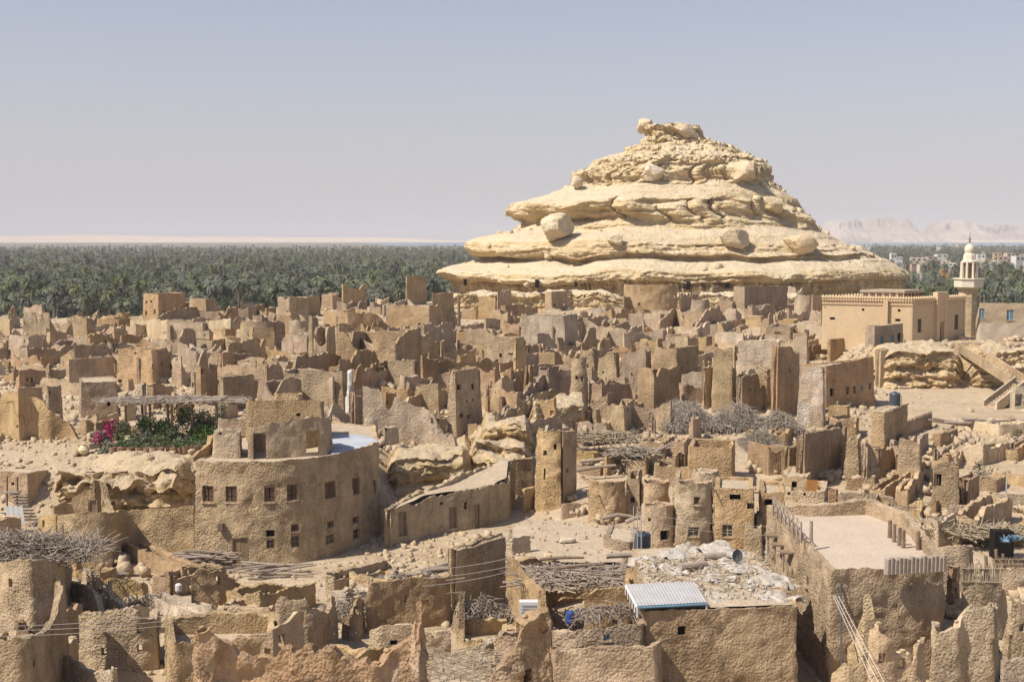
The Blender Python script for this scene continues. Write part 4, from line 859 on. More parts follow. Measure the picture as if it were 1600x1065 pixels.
# right of centre
H(1165,1200,1236,694,745,68,.2,P_,words='shadowed'); H(1222,1226,1252,692,745,40,.5,T_); H(1246,1250,1320,680,768,32,.12,P_,yTL=674,holes=[(1281,697,5,4)],label='big shaded mud wall with one small hole, left of the roof with the water tank'); H(1316,1344,1350,687,750,18,.15,T_); H(1344,1350,1376,686,765,50,.35,P_)
H(1290,1326,1330,634,662,25,.1,T_); H(1294,1340,1357,655,690,18,.45,T_,edge=6); H(1200,1228,1240,674,700,22,.5,T_,edge=6); H(1165,1196,1216,672,700,22,.55,T_,edge=6)
H(1356,1383,1421,645,715,32,.04,T_,roof=.05,holes=[(1404,684,5,8,'blind')],label='flat roofed mud house carrying the blue grey water tank'); H(1409,1416,1457,657,684,35,.05,P_,words='smooth')
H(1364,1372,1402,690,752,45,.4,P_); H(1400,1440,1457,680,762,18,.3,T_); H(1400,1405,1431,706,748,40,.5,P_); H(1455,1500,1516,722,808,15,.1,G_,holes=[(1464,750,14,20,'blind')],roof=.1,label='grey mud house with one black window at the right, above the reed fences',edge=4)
H(1500,1504,1526,745,800,35,.2,P_); H(1480,1548,1556,790,818,12,.02,G_,roof=.06,label='smooth pale grey mud block behind the reed fences')
H(1219,1263,1291,745,778,18,.04,T_,roof=.1,holes=[(1240,757,8,10,'blind'),(1267,758,9,19,'orange')] if False else [(1240,757,8,10,'blind')],label='little mud hut with an orange door right of the stick pile')
H(1225,1290,1308,768,790,16,.04,A_,holes=[(1233,771,4,5,'blind'),(1258,772,4,5,'blind')]); H(1290,1308,1312,765,800,30,.1,P_); H(1308,1372,1390,770,812,10,.1,T_,yTL=768)
H(1352,1385,1452,762,800,30,.2,T_); H(1395,1420,1450,755,800,25,.5,T_); H(1375,1440,1450,785,820,20,.6,T_,edge=6); H(1450,1466,1470,778,812,25,.5,T_)
H(1320,1370,1392,738,770,20,.6,T_,edge=8); H(1455,1462,1490,690,725,35,.7,T_,edge=6)
H(1505,1560,1620,660,682,72,.6,'stoneblock',edge=10); H(1575,1580,1620,690,716,35,.2,P_); H(1456,1470,1500,676,700,40,.2,P_,words='leaning')
# --- long house with many small windows under the mosque
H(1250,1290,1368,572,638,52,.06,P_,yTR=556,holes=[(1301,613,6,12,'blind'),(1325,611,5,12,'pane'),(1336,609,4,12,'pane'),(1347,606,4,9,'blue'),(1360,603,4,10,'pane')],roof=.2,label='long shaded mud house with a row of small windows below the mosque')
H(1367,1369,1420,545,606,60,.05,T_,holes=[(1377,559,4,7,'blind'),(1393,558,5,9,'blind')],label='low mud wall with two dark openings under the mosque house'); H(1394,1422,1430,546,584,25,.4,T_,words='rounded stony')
H(1292,1364,1366,527,562,55,.03,T_) if False else None
# ------------------------------------------------------------------ curved two storey building
def top_pts(l,z): return [(*onz(a,b,z)[:2],z) for a,b in l]
def rzp(px,py,z,pt):  # roof point with its top pixel
    q=onz(px,py,z); return (q[0],q[1],P(px,pt,q[1])[2])
ZR=10.9
f=top_pts([(298,719),(340,720.5),(375,721),(420,720),(460,718),(500,714),(530,708),(560,701),(582,695),(597,688)],ZR)
bk=[(f[-1][0]-1.2,103.5,ZR),(f[-1][0]-6,106,ZR),(f[0][0]+3,103,ZR),(f[0][0]-.2,96,ZR)]
CB=poly(f+bk,True,world=True,zb=2.6,th=.5,ero=.06,fine=.1,tone='tan',r=.3,batter=.035,rough=.09,down=1.2,name='curved_building',cat='mudbrick building',roof=.2,roofm='roofmud',beams=0,cell=.17,
 holes=[(326,773,17,26,'shutter'),(363,773,18,26,'shutter'),(424,773,18,26,'shutter'),(460,770,17,26,'shutter'),(520,765,17,27,'shutter'),(560,759,12,27,'shutter'),
 (424,850,14,16,'pane'),(422,834,13,12,'blind'),(461,846,14,19,'pane'),(461,825,12,12,'shutter'),(517,842,13,15,'pane'),(519,819,11,11,'shutter'),(558,834,10,16,'pane'),(557,812,9,11,'shutter'),(376,861,27,43,'door'),(590,760,5,22,'shutter')],
 label='large curved two storey mud building with wooden windows and a plank door')
co=CB.root; z_=ZR-.1
v=[onz(a,b,z_)-CB.org for a,b in [(517,712),(545,704),(575,696),(592,689),(582,683),(560,679),(520,677)]]
mb=MB(); mb.poly(v); mb.build('concrete_roof','concrete',co)
# upper rooms on its roof
poly([rzp(302,717,z_,712),rzp(318,712,z_,700),rzp(331,706,z_,690),rzp(333,704,z_,677)],world=True,zb=z_-.2,th=.35,ero=.05,tone=T_,label='low ramped parapet at the left end of the curved building roof',name='roof_parapet',cat='parapet',down=.2)
poly([rzp(337,700,z_,668),rzp(331,713,z_,677),rzp(377,714,z_,673),rzp(379,703,z_,668)],True,world=True,zb=z_-.2,th=.35,ero=.08,tone=T_,label='small open walled room on the left of the curved building roof',name='roof_room',cat='roof room',down=.2)
poly([rzp(388,704,z_,668),rzp(388,715.5,z_,668),rzp(420,715,z_,660),rzp(460,712.5,z_,652),rzp(512,708.5,z_,648),rzp(520,700,z_,650),rzp(500,694,z_,648)],True,world=True,zb=z_-.2,th=.4,ero=.1,fine=.2,tone=T_,holes=[(405,698,20,44),(488,690,21,36)],label='roofed room with two doorways in the middle of the curved building roof',name='roof_room',cat='roof room',down=.2)
q=lambda px,d,py:(*P(px,py,d)[:2],P(px,py,d)[2])
poly([q(383,101,628),q(384,96,624),q(504,96,624),q(508,100,626)],True,world=True,zb=z_-1.5,th=.4,ero=.08,tone=T_,roof=.25,label='upper block of the roof rooms with a flat top on the curved building',name='roof_room',cat='roof room',down=1.5,holes=[(467,648,6,5,'blind')],edge=3)
poly([q(428,101,613),q(429,97.5,613),q(470,97.5,613),q(472,101,613)],True,world=True,zb=13.2,th=.3,ero=.03,tone=Y_,roof=.1,label='topmost little ochre box on the roof of the curved building',name='roof_room',cat='roof room',down=.1)
poly([q(340,100.5,652),q(341,99,652),q(378,99,653),q(392,99,655)],world=True,zb=z_-.2,th=.3,ero=.05,tone=T_,label='thin parapet beside the garden at the back of the curved building roof',name='roof_parapet',cat='parapet',down=.2)
# ladder-like lean roof of logs
def logs(n,c0,c1,spread,r0,r1,lw,label,group,m='greywood',pitch=.0,name='log',stack=0.,zfun=None):
    """c0,c1 = world ends of the pile centre line; every log is a thing"""
    c0=np.array(c0);c1=np.array(c1); ax=c1-c0; L=np.linalg.norm(ax); ax/=L; sd=np.array((-ax[1],ax[0],0)); 
    for i in range(n):
        l=L*R.uniform(.55,1.0)*lw; s=R.uniform(-.5,.5)*(L-l); k=i/n; w_=R.uniform(-1,1)*spread*(1-k*.7)
        rr=R.uniform(r0,r1); mid=c0+ax*(L/2+s)+sd*w_+np.array((0,0,stack*k+rr)); dv=ax+sd*R.uniform(-.3,.3)+np.array((0,0,R.uniform(-.14,.14)+pitch)); dv/=np.linalg.norm(dv)
        bend=np.array((R.uniform(-1,1),R.uniform(-1,1),R.uniform(-.5,1)))*l*.035
        mb=MB(mid); mb.tube([mid-dv*l/2,mid-dv*l*.2+bend,mid+dv*l*.2+bend*.8,mid+dv*l/2],[rr*R.uniform(.8,1),rr,rr*.95,rr*R.uniform(.6,.85)],7); tag(mb.build(name,m,smooth=True),label,'log',group)
g0=hit(262,884); g1=hit(372,880)
logs(30,hit(262,892)+(0,0,0),hit(378,889)+(0,0,.0),1.5,.05,.09,.8,'weathered palm log in the pile before the plank door of the curved building','palm logs piled by the plank door',stack=1.2)
logs(16,hit(372,905),hit(498,896),1.2,.05,.09,.8,'weathered palm log in the long stack below the windows of the curved building','palm logs stacked below the windows',stack=.8)
logs(12,hit(140,912),hit(200,905),.8,.07,.11,1,'weathered palm log lying at the foot of the curved courtyard wall','palm logs at the courtyard wall',stack=.5)
# courtyard walls on the left of it
poly([(86,866,808),(88,884,803),(110,890,801),(140,891,800),(172,888,799),(188,880,797),(196,868,795),(215,867,795),(250,868,793),(303,870,789)],th=.45,ero=.05,fine=.1,tone=T_,label='high curved courtyard wall joined to the left end of the curved building',rough=.09,cell=.17,r=.4,cat='courtyard wall',name='courtyard_wall')
poly([(86,826,789),(112,824,775),(145,822,760),(150,822,746),(157,820,746),(165,826,775),(172,832,790)],ero=.15,tone=T_,holes=[(146,794,14,26,'door')],label='slanting mud wall with a peaked end behind the courtyard wall',cat='courtyard wall',name='courtyard_wall')
poly([(56,868,822),(62,872,806),(86,878,802)],ero=.1,tone=Y_,label='short ochre wall left of the high courtyard wall',cat='courtyard wall',name='courtyard_wall')
H(-40,45,82,738,800,18,.05,T_,yTR=733,roof=.02,holes=[(68,769,6,14,'blind'),(18,756,5,5,'blind')],label='flat roofed mud hut with a slit window at the far left below the terrace')
# lane building to the right
fr=[(600,858,790),(630,850,787),(655,845,785),(672,838,774),(700,834,770),(745,826,762),(770,820,756),(798,812,748)]
w=[]
for a,b,c in fr:
    g=hit(a,b); w.append((g[0],g[1],P(a,c,g[1])[2]))
zt=w[-1][2]; w+= [(w[-1][0]+.2,w[-1][1]+6,zt+.6),(w[0][0]+5,w[0][1]+9,zt+.6),(w[0][0]+.5,w[0][1]+2,w[0][2])]
poly(w,True,world=True,zb=2.2,ero=.1,fine=.2,tone=T_,roof=lambda x,y:zt-.15+min(.9,max(0,(y-98)*.16))-.9*max(0,(-6.5-x)/4),label='long low mud house with three doors in the shaded lane',name='lane_house',cat='mudbrick house',down=1,
 holes=[(631,819,13,38,'door'),(709,809,13,33,'door'),(747,806,9,38,'door'),(690,787,5,5,'blind'),(729,790,4,12,'blind')],edge=10)
# ------------------------------------------------------------------ foreground, left
kw=dict(cell=.17,rough=.1)
poly([(-30,985,872),(10,1005,874),(50,1010,873),(85,1002,873),(108,985,876),(116,955,880)],ero=.1,tone=T_,label='rounded mud hut wall under a roof of dry fronds, left foreground',th=.5,cat='hut wall',name='hut_wall',**kw)
poly([(-30,1150,992),(30,1155,996),(60,1150,992),(82,1125,978),(98,1105,955),(108,1090,920),(112,1075,908),(104,1060,905)],ero=.12,fine=.2,tone=T_,label='low curved mud wall sweeping up to a pointed end, bottom left corner',**kw)
poly([(123,1048,956),(150,1050,955),(222,1050,951),(250,1046,948),(253,1010,945)],ero=.15,fine=.2,tone=T_,label='rough mud wall standing alone in the left foreground, crossed by pale cables',**kw)
poly([(145,950,905),(160,952,899),(228,948,899),(232,940,903)],ero=.2,tone=T_,label='low mud wall with a wooden peg beside the ruined doorway, left foreground',edge=3,**kw)
poly([(128,930,888),(132,955,880),(148,958,900)],ero=.3,tone=P_,label='short shaded wall under the frond roof hut, left foreground',**kw)
poly([(256,958,890),(262,962,886),(300,960,884),(345,956,884),(362,952,898),(376,945,905),(378,930,915)],ero=.2,fine=.15,tone=T_,holes=[(283,925,34,52)],label='ruined mud doorway with a small lamp standing in front of it',edge=3,**kw)
poly([(262,1125,1003),(272,1128,1000),(350,1122,996),(432,1118,990),(436,1030,950),(330,1030,951),(256,1032,955)],True,ero=.12,fine=.2,tone=T_,roof=1.15,label='roofed courtyard house with an inner reddish wall, left foreground',cat='mudbrick house',name='mudbrick_house',**kw)
poly([(292,1310,994),(305,1312,986),(335,1312,988),(366,1310,1003),(372,1310,1022),(400,1310,1030),(414,1310,1020),(450,1310,1011),(500,1310,1011),(545,1308,1020),(560,1308,1037),(598,1305,1034),(630,1300,1010),(648,1296,985)],ero=.12,fine=.25,tone='red',th=.9,label='thick reddish ruined wall top along the very bottom of the picture',rough=.2,cell=.15,edge=6)
W=poly([(640,1290,990),(644,1300,940),(656,1304,926),(668,1300,936),(669,1290,945),(660,1284,950)],True,ero=.3,fine=.4,tone='red',r=.1,rough=.2,cell=.13,th=.3,label='thin tall crumbling mud pillar rising from the bottom edge',cat='mud pillar',name='mud_pillar',batter=.01)
poly([(428,1058,945),(433,1062,926),(476,1064,922),(481,1062,944),(500,1058,942),(520,1050,920),(526,1036,922),(529,1000,960)],ero=.15,fine=.2,tone=T_,label='tall broken mud wall with a stepped notch, left of the thin pillar',edge=3,**kw)
poly([(380,1120,994),(430,1122,985),(452,1116,970),(480,1105,950)],ero=.15,tone=P_,label='sloping mud wall in front of the notched wall, left of the thin pillar',**kw)
poly([(532,1000,925),(545,1005,918),(565,1000,922),(572,985,930)],ero=.25,fine=.2,tone=T_,label='short crumbled mud stub behind the notched wall',**kw)
H(505,523,618,906,935,33,.03,T_,roof=.03,yTR=889,yTL=893,label='long low mud roof house below the curved building',edge=4)
poly([(572,990,928),(580,992,908),(640,986,902),(700,978,900),(707,972,893)],ero=.06,fine=.1,tone=T_,label='plain straight mud wall in the middle foreground behind the thin pillar',holes=[(634,935,5,12)],**kw)
H(698,706,792,857,968,36,.06,T_,holes=[(746,892,5,6,'blind'),(764,891,4,5)],label='shaded square mud wall with two small holes and dead brush at its foot',**kw)
poly([(574,1050,982),(590,1052,978),(642,1050,975),(660,1048,985),(705,1045,985)],ero=.15,tone=T_,holes=[(615,1004,11,8,'blind')],label='low mud wall with a round hole, just left of the thin pillar',**kw)
poly([(715,1016,1000),(755,1018,998),(793,1012,996),(795,985,962),(755,988,961),(714,990,962)],True,ero=.1,fine=.2,tone=T_,label='small square roofless pen between the thin pillar and the blue drum yard',th=.35,edge=3,**kw)
poly([(705,985,955),(712,992,900),(714,1000,893)],ero=.2,tone=A_,label='narrow bright wall edge beside the shaded square wall',**kw)
z9=7.0; poly(top_pts([(655,1095),(780,1095),(778,1014),(668,1016)],z9),True,world=True,zb=3,ero=.05,tone=T_,roof=.03,roofm='straw',label='flat straw strewn roof in the bottom middle of the picture',name='mudbrick_house',cat='mudbrick house',down=1)
poly([(762,1310,1070),(785,1312,1035),(800,1312,1012),(822,1312,985),(848,1310,952),(856,1308,952),(866,1305,985),(872,1300,1030),(874,1290,1070)],ero=.1,fine=.25,tone='red',th=1.0,label='thick peaked mud wall fragment at the bottom centre of the picture',rough=.2,cell=.15,edge=3)
# ------------------------------------------------------------------ foreground, right
poly([(790,958,868),(818,1000,893),(853,1048,930),(920,1046,920),(988,1040,908),(992,945,878),(900,935,868)],True,ero=.2,fine=.2,tone=T_,holes=[(885,975,58,80),(960,950,18,20)],label='open fronted mud hut with a dark inside under a roof of sticks',cat='mudbrick hut',name='mudbrick_hut',**kw)
poly([(866,1135,985),(900,1137,984),(940,1136,982),(1008,1132,974),(1012,1085,962)],ero=.06,fine=.12,tone=T_,holes=[(948,997,11,10,'blue')],label='mud wall with a tiny blue window below the dark open hut',cat='house wall',name='house_wall',**kw)
poly([(868,1170,1014),(940,1172,1011),(1030,1166,1006),(1034,1120,1000)],ero=.04,fine=.1,tone=T_,label='lower stepped mud wall in front of the tiny blue window',cat='house wall',name='house_wall',**kw)
ZK=8.7; f=top_pts([(1003,953),(1120,950),(1251,946),(1215,895),(1180,858),(1090,850),(985,855)],ZK)
KH=poly(f,True,world=True,zb=2.4,ero=.03,fine=.08,tone=T_,roof=.04,holes=[(1066,986,12,15,'blind')],label='broad mud house with one small window and white debris on its roof',name='mudbrick_house',cat='mudbrick house',down=1.,cell=.16,rough=.09,r=.25,batter=.02)
ZL=9.9; A_1=onz(1193,798,ZL);C_1=onz(1296,893,ZL);B_1=onz(1481,882,ZL);D_1=onz(1424,822,ZL);D_2=onz(1358,797,ZL);D_3=onz(1290,800,ZL)
LH=poly([(A_1[0],A_1[1],10.3),(C_1[0],C_1[1],9.98),((C_1[0]+B_1[0])/2,(C_1[1]+B_1[1])/2,9.95),(B_1[0],B_1[1],10.35),(D_1[0],D_1[1],10.75),(D_2[0],D_2[1],10.8),(D_3[0],D_3[1],10.6)],True,world=True,zb=2.4,ero=.03,fine=.1,tone='tan',roof=lambda x,y:9.78,roofm='roofpink',
 holes=[(1205,872,5,11,'blind'),(1235,897,6,16,'shutter'),(1254,907,6,18,'shutter'),(1279,912,5,11,'blind'),(1279,988,6,18,'blind'),(1266,983,4,8,'blind'),(1240,963,4,8,'blind')],label='big mud house with a smooth open roof terrace and small windows down its sunlit side',name='terrace_house',cat='mudbrick house',down=1.,cell=.17,rough=.11,r=.2,batter=.02,th=.5)
for i in range(15):
    t=i/14; c=np.array(onz(1386,890,ZL))*(1-t)+np.array(onz(1473,885,ZL))*t; mb=MB(LH.org); mb.tube([(c[0],c[1],9.7),(c[0]+.02,c[1],10.45+.06*math.sin(i*2.3))],[.17,.15],8); mb.build('palm_stub','greywood',LH.root,True)
for px,py in ((1390,840),(1397,846),(1405,852),(1411,856),(1434,858)):
    c=onz(px,py,9.78); mb=MB(LH.org); mb.tube([(c[0],c[1],9.7),(c[0],c[1],10.75)],[.12,.11],7); mb.build('post','wood',LH.root)
rl=[onz(1208+i*6.2,797+i*6.3,10.3) for i in range(8)]
rr_=thing('wooden_railing',rl[0],'grey wooden railing of crossed sticks on the left edge of the roof terrace','railing')
for i,c in enumerate(rl):
    mb=MB(rl[0]); mb.tube([(c[0],c[1],10.1),(c[0],c[1],11.2)],[.06,.05],6); mb.build('post','greywood',rr_)
    if i<7:
        n_=rl[i+1]; 
        for a,b in ((10.4,11.),(11.,10.4)): mb=MB(rl[0]); mb.tube([(c[0],c[1],a),(n_[0],n_[1],b)],.035,5); mb.build('crosspiece','greywood',rr_)
        mb=MB(rl[0]); mb.tube([(c[0],c[1],11.1),(n_[0],n_[1],11.1)],.04,5); mb.build('rail','greywood',rr_)
c=onz(1267,846,10.2); mb=MB(c); mb.tube([c,c+(0,0,1.1)],[.1,.09],7); tag(mb.build('wooden_post','greywood'),'single grey post standing past the end of the terrace railing','post')
for i,(px,py) in enumerate(((1211,836),(1222,850),(1236,862))):
    c=P(px,py,float(A_1[1]+(C_1[1]-A_1[1])*((px-1193)/103.))-.2); t=thing('drain_shelf',c,['farthest','middle','nearest'][i]+' wooden shelf jutting from the sunlit side of the terrace house','shelf','wooden shelves on the terrace house')
    mb=MB(c); mb.box(c+(-.1,0,0),(.9,.7,.1)); mb.build('board','wood',t); mb=MB(c); mb.tube([c+(-.4,0,0),c+(-.4,0,-1.1)],.04,5); mb.build('prop','wood',t)
# walls around and below the terrace house
poly([(1322,1075,985),(1335,1080,965),(1346,1084,950),(1352,1086,926),(1358,1086,924),(1364,1084,960)],ero=.15,fine=.3,tone=A_,label='slender bright wall end with a rough spire, below the terrace house',edge=4,th=.4,**kw)
poly([(1352,1130,972),(1368,1136,968),(1392,1134,972),(1408,1132,966),(1424,1130,980),(1434,1130,958),(1448,1128,952)],ero=.2,fine=.35,tone=A_,label='pale broken wall with a jagged top, middle of the three below the terrace house',edge=8,**kw)
poly([(1448,1100,968),(1456,1104,978),(1498,1104,975),(1506,1100,952),(1520,1098,945),(1556,1096,944),(1560,1040,938)],ero=.08,fine=.25,tone=A_,label='smooth pale cracked wall, right of the jagged one below the terrace house',edge=6,**kw)
poly([(1500,1002,912),(1535,1004,912),(1567,1000,914),(1574,985,922)],ero=.05,tone=T_,label='square mud wall carrying a reed fence on its top, right edge',**kw)
poly([(1472,925,853),(1500,928,852),(1519,926,853),(1522,905,850)],ero=.1,tone=T_,label='rough mud wall in front of the reed screens at the right',cat='house wall',name='house_wall',**kw)
poly([(1476,960,888),(1484,965,882),(1500,962,884)],ero=.1,tone=P_,label='small wall joint beside the right corner of the terrace house',**kw)
poly([(1566,935,884),(1585,937,886),(1640,935,888)],ero=.1,tone=T_,label='low mud wall under the right end reed fence',**kw)
poly([(1560,1100,985),(1572,1110,925),(1600,1108,930),(1650,1105,960)],ero=.25,tone=T_,holes=[(1574,1015,10,48,'blind')],label='mud wall with a dark doorway at the bottom right corner',edge=4,**kw)
poly([(1566,1180,1030),(1600,1180,1028),(1650,1180,1030)],ero=.03,tone=G_,label='smooth dark grey wall at the bottom right corner',**kw)
poly([(1296,1160,1042),(1315,1165,1030),(1335,1165,1040),(1348,1160,1030)],ero=.2,tone=T_,label='low broken wall in the gap left of the rough spire',**kw)
c=hit(1582,1100); c[2]=P(1582,1040,c[1])[2]; mb=MB(c); mb.box(c+(0,0,.6),(.45,.08,1.2)); tag(mb.build('orange_door','orangewood'),'orange wooden door leaf at the bottom right corner','door')
c=hit(1266,776); t_h=thing('orange_door',c,'bright orange plank door on the little hut above the roof terrace','door')
for i in range(4): mb=MB(c); mb.box(c+(-.36+i*.24,-.55,.75),(.22,.05,1.35)); mb.build('plank','orangewood',t_h)
# sandy mound house and low roofs between lane and tank
poly([(700,950,905),(770,900,843),(800,905,838),(830,900,835)],ero=.2,tone=A_,label='crumbling light wall between the lane and the sandy roofs',**kw)
ZM=26-.2325*86
poly(top_pts([(790,873),(850,880),(985,878),(1000,860),(985,835),(900,812),(820,808),(795,822)],5.6),True,world=True,zb=3,ero=.12,fine=.2,tone=T_,roof=.02,label='wide flat sandy mud roof behind the stick roofed hut',name='mudbrick_house',cat='mudbrick house',down=.8,edge=6)
poly(top_pts([(940,838),(985,848),(1000,838),(995,822),(950,815)],6.3),True,world=True,zb=4,ero=.1,tone=T_,roof=.25,roofm='roofmud',label='small oval mud roof left of the grey water tank by the white roof',name='mudbrick_house',cat='mudbrick house',down=.8)
for a,b,wd,l in ((885,843,28,'flat brick shaped block lying on the wide sandy roof'),(855,867,14,'small stone on the wide sandy roof')):
    c=onz(a,b,5.75); boulder(c,(wd/22.,.8,.45),.2,3,'stoneblock','stone_block',l,cat='stone block',am=.1,sub=8)
# ------------------------------------------------------------------ mosque
g=hit(1425,536); mc=np.array(g); ztop=P(1425,471,mc[1])[2]; a_=rad(34); dl=np.array((-math.cos(a_),math.sin(a_))); dr=np.array((math.sin(a_),math.cos(a_)))
a2=rad(52); dr=np.array((math.sin(a2),math.cos(a2))); dl=np.array((-math.sin(rad(66)),math.cos(rad(66))))
wl=solve_w(mc,*dl,1283,mc[2]); wr=solve_w(mc,*dr,1508,mc[2]); MA=mc[:2]+dl*wl; MBp=mc[:2]+dr*wr
pts=[(*MA,ztop),(mc[0],mc[1],ztop),(*MBp,ztop),(*(MA+dr*wr),ztop)]
MQ=poly(pts,True,world=True,zb=mc[2]-1.2,ero=0,fine=0,tone='render',r=.05,batter=.012,rough=.012,name='mosque',cat='mosque',th=.5,roof=.9,roofm='roofpink',holes=[(1437,509,6,22,'pane'),(1494,503,6,24,'pane'),(1467,519,8,27,'door'),(1300,485,4,4,'blind'),(1348,485,4,4,'blind'),(1403,485,4,4,'blind'),(1300,498,8,4,'blind'),(1402,500,8,4,'blind')],
 label='ochre mosque with a toothed parapet, its right side in shade')
mo=MQ.root; org=MQ.org
def mer(px0,px1):pass
mm=MB(); mm.lathe((0,0,0),[(.16,0),(.12,.18),(.2,.3),(.22,.42),(.12,.58),(.03,.7)],8); mme=mm.build('merlon','render',mo); first=True
def along(a,b,n):
    global first
    for i in range(n):
        t=(i+.5)/n; p=np.array(a)*(1-t)+np.array(b)*t
        if first: o=mme; first=False
        else: o=mme.copy(); COL.objects.link(o)
        o.location=(p[0]-org[0],p[1]-org[1],ztop-org[2]-.02)
ins=.25
along(MA,mc[:2],34); along(mc[:2],mc[:2]+dr*wr*.40,10); along(mc[:2]+dr*wr*.62,MBp,9); along(MA,MA+dr*wr,18)
def face_box(t0,t1,z0,z1,proud,name,m='render',face='r'):
    a,b=(mc[:2],MBp) if face=='r' else (MA,mc[:2]); d_=(b-a); L_=np.linalg.norm(d_); d_/=L_; n_=np.array((d_[1],-d_[0])); c=a+d_*(t0+t1)/2*L_+n_*(proud/2-.2); mb=MB(org); mb.box((c[0],c[1],(z0+z1)/2),((t1-t0)*L_,proud+.4,z1-z0),math.atan2(d_[1],d_[0])); return mb.build(name,m,mo)
Hm=ztop-mc[2]
face_box(.41,.47,mc[2]-.5,ztop+1.1,.35,'pilaster'); face_box(.55,.61,mc[2]-.5,ztop+1.1,.35,'pilaster'); face_box(.47,.55,mc[2]+Hm*.47,ztop+1.1,.3,'door_panel')
face_box(.685,.735,mc[2]-.5,ztop+.15,.45,'pilaster',face='l'); face_box(.0,1.,mc[2]+Hm*.90,mc[2]+Hm*.925,.05,'cornice',face='l'); face_box(.0,1.,mc[2]+Hm*.90,mc[2]+Hm*.925,.05,'cornice',face='r')
# raised lantern roof on the mosque
cL=mc[:2]+dl*wl*.02+dr*wr*.38; def_=None
c0=P(1412,470,mc[1]+5.5); zb_=ztop-.9; zt_=P(1412,456,c0[1])[2]
wl2=solve_w(c0,*dl,1347,zt_); wr2=solve_w(c0,*dr,1441,zt_); A2=c0[:2]+dl*wl2; B2=c0[:2]+dr*wr2; C2=A2+dr*wr2
rz1=math.atan2(dl[1],dl[0]); rz2=math.atan2(dr[1],dr[0])
cc=(A2+B2)/2
mb=MB(org); mb.add([(*p,z) for z in (zb_,zt_-.1) for p in (A2,c0[:2],B2,C2)],[(0,1,5,4),(1,2,6,5),(2,3,7,6),(3,0,4,7)]); mb.build('lantern_wall','render',mo)
def ex(p,k): return cc+(p-cc)*k
mb=MB(org); q=[ex(p,1.07) for p in (A2,c0[:2],B2,C2)]; mb.add([(*p,z) for z in (zt_-.1,zt_+.22) for p in q],[(3,2,1,0),(4,5,6,7),(0,1,5,4),(1,2,6,5),(2,3,7,6),(3,0,4,7)]); mb.build('lantern_roof','roofmud',mo)
for (s,e,n,rz) in ((A2,c0[:2],6,rz1),(c0[:2],B2,5,rz2)):
    for i in range(n):
        p=s+(e-s)*(i+.5)/n; d_=(e-s)/np.linalg.norm(e-s); n_=np.array((d_[1],-d_[0])); p=p+n_*.03; mb=MB(org); mb.box((p[0],p[1],zt_-.5),(np.linalg.norm(e-s)/n*.62,.12,.55),rz); mb.build('lantern_window','darkwood',mo)
# minaret
dm=mc[1]+12; b0=P(1511,530,dm); k=dm/F; zz_=lambda y:P(1511,y,dm)[2]; mt=thing('minaret',(b0[0],b0[1],zz_(536)),'slim cream minaret with an open lantern and small dome, right of the mosque','minaret'); mo_=(b0[0],b0[1],zz_(536))
c=(b0[0],b0[1],0)
mb=MB(mo_); mb.lathe((c[0],c[1],0),[(16.5*k,zz_(540)),(15.5*k,zz_(449))],8); mb.build('shaft','pale',mt)
mb=MB(mo_); mb.lathe((c[0],c[1],0),[(15*k,zz_(452)),(23*k,zz_(448)),(23*k,zz_(437)),(25*k,zz_(436)),(25*k,zz_(434.5))],8); mb.build('balcony','cream',mt)
mb=MB(mo_); mb.lathe((c[0],c[1],0),[(8*k,zz_(436)),(8*k,zz_(407))],8); mb.build('core','doorwood',mt)
for i in range(8):
    a=i*math.pi/4+.2; mb=MB(mo_); mb.tube([(c[0]+12*k*math.cos(a),c[1]+12*k*math.sin(a),zz_(435)),(c[0]+11.3*k*math.cos(a),c[1]+11.3*k*math.sin(a),zz_(409))],[2*k,1.8*k],6); mb.build('column','cream',mt)
mb=MB(mo_); mb.lathe((c[0],c[1],0),[(12.5*k,zz_(410)),(12.5*k,zz_(408)),(10*k,zz_(406)),(9.2*k,zz_(399)),(7*k,zz_(395))],8); mb.build('drum','cream',mt)
mb=MB(mo_); mb.lathe((c[0],c[1],0),[(6*k,zz_(396)),(7.3*k,zz_(393)),(7.8*k,zz_(389.5)),(6.8*k,zz_(385.5)),(3.5*k,zz_(382)),(.8*k,zz_(380.5))],14); mb.build('dome','cream',mt,True,60)
mb=MB(mo_); mb.lathe((c[0],c[1],0),[(.7*k,zz_(381)),(.7*k,zz_(378)),(2.6*k,zz_(377)),(.7*k,zz_(375.5)),(1.9*k,zz_(373)),(.5*k,zz_(371)),(.4*k,zz_(363))],8); mb.build('finial','rust',mt)
tower(1518,34,486,537,A_,ruin=.05,label='rough rounded wall end between the mosque and the minaret',arc=(150,400)) if False else None
# plain building right of the mosque
H(1527,1640,1655,473,529,4,.02,'stoneblock',roof=.15,holes=[(1533,490,9,16,'blue'),(1577,492,11,16,'blue')],label='tan stone building with two blue shuttered windows right of the mosque') 
H(1528,1640,1646,504,533,3,.05,'stoneblock',label='low banded stone wall before the tan stone building')
c=hit(1594,528)+np.array((0,-.6,1.4)); rs=np.random.RandomState(3)
def clump(name,c,sz,n,ls,m,label,cat='bush',group=None,seed=1,nb=8):
    rs=np.random.RandomState(seed); cc=np.array(c)+(rs.rand(nb,3)-.5)*np.array(sz)*.75; d=rs.normal(size=(n,3)); d/=np.linalg.norm(d,axis=1)[:,None]
    p=cc[rs.randint(0,nb,n)]+d*np.array(sz)*.28*rs.uniform(.4,1,(n,1)); V,Fc=leafquads(p,ls,rs); V=V-np.array(c); o=lnk(name,meshf(name,V,Fc),m); o.location=[float(q) for q in c]; return tag(o,label,cat,group)
clump('bush',c,(1.5,1.3,2.6),700,.3,'bush','dark bush against the low stone wall right of the mosque')
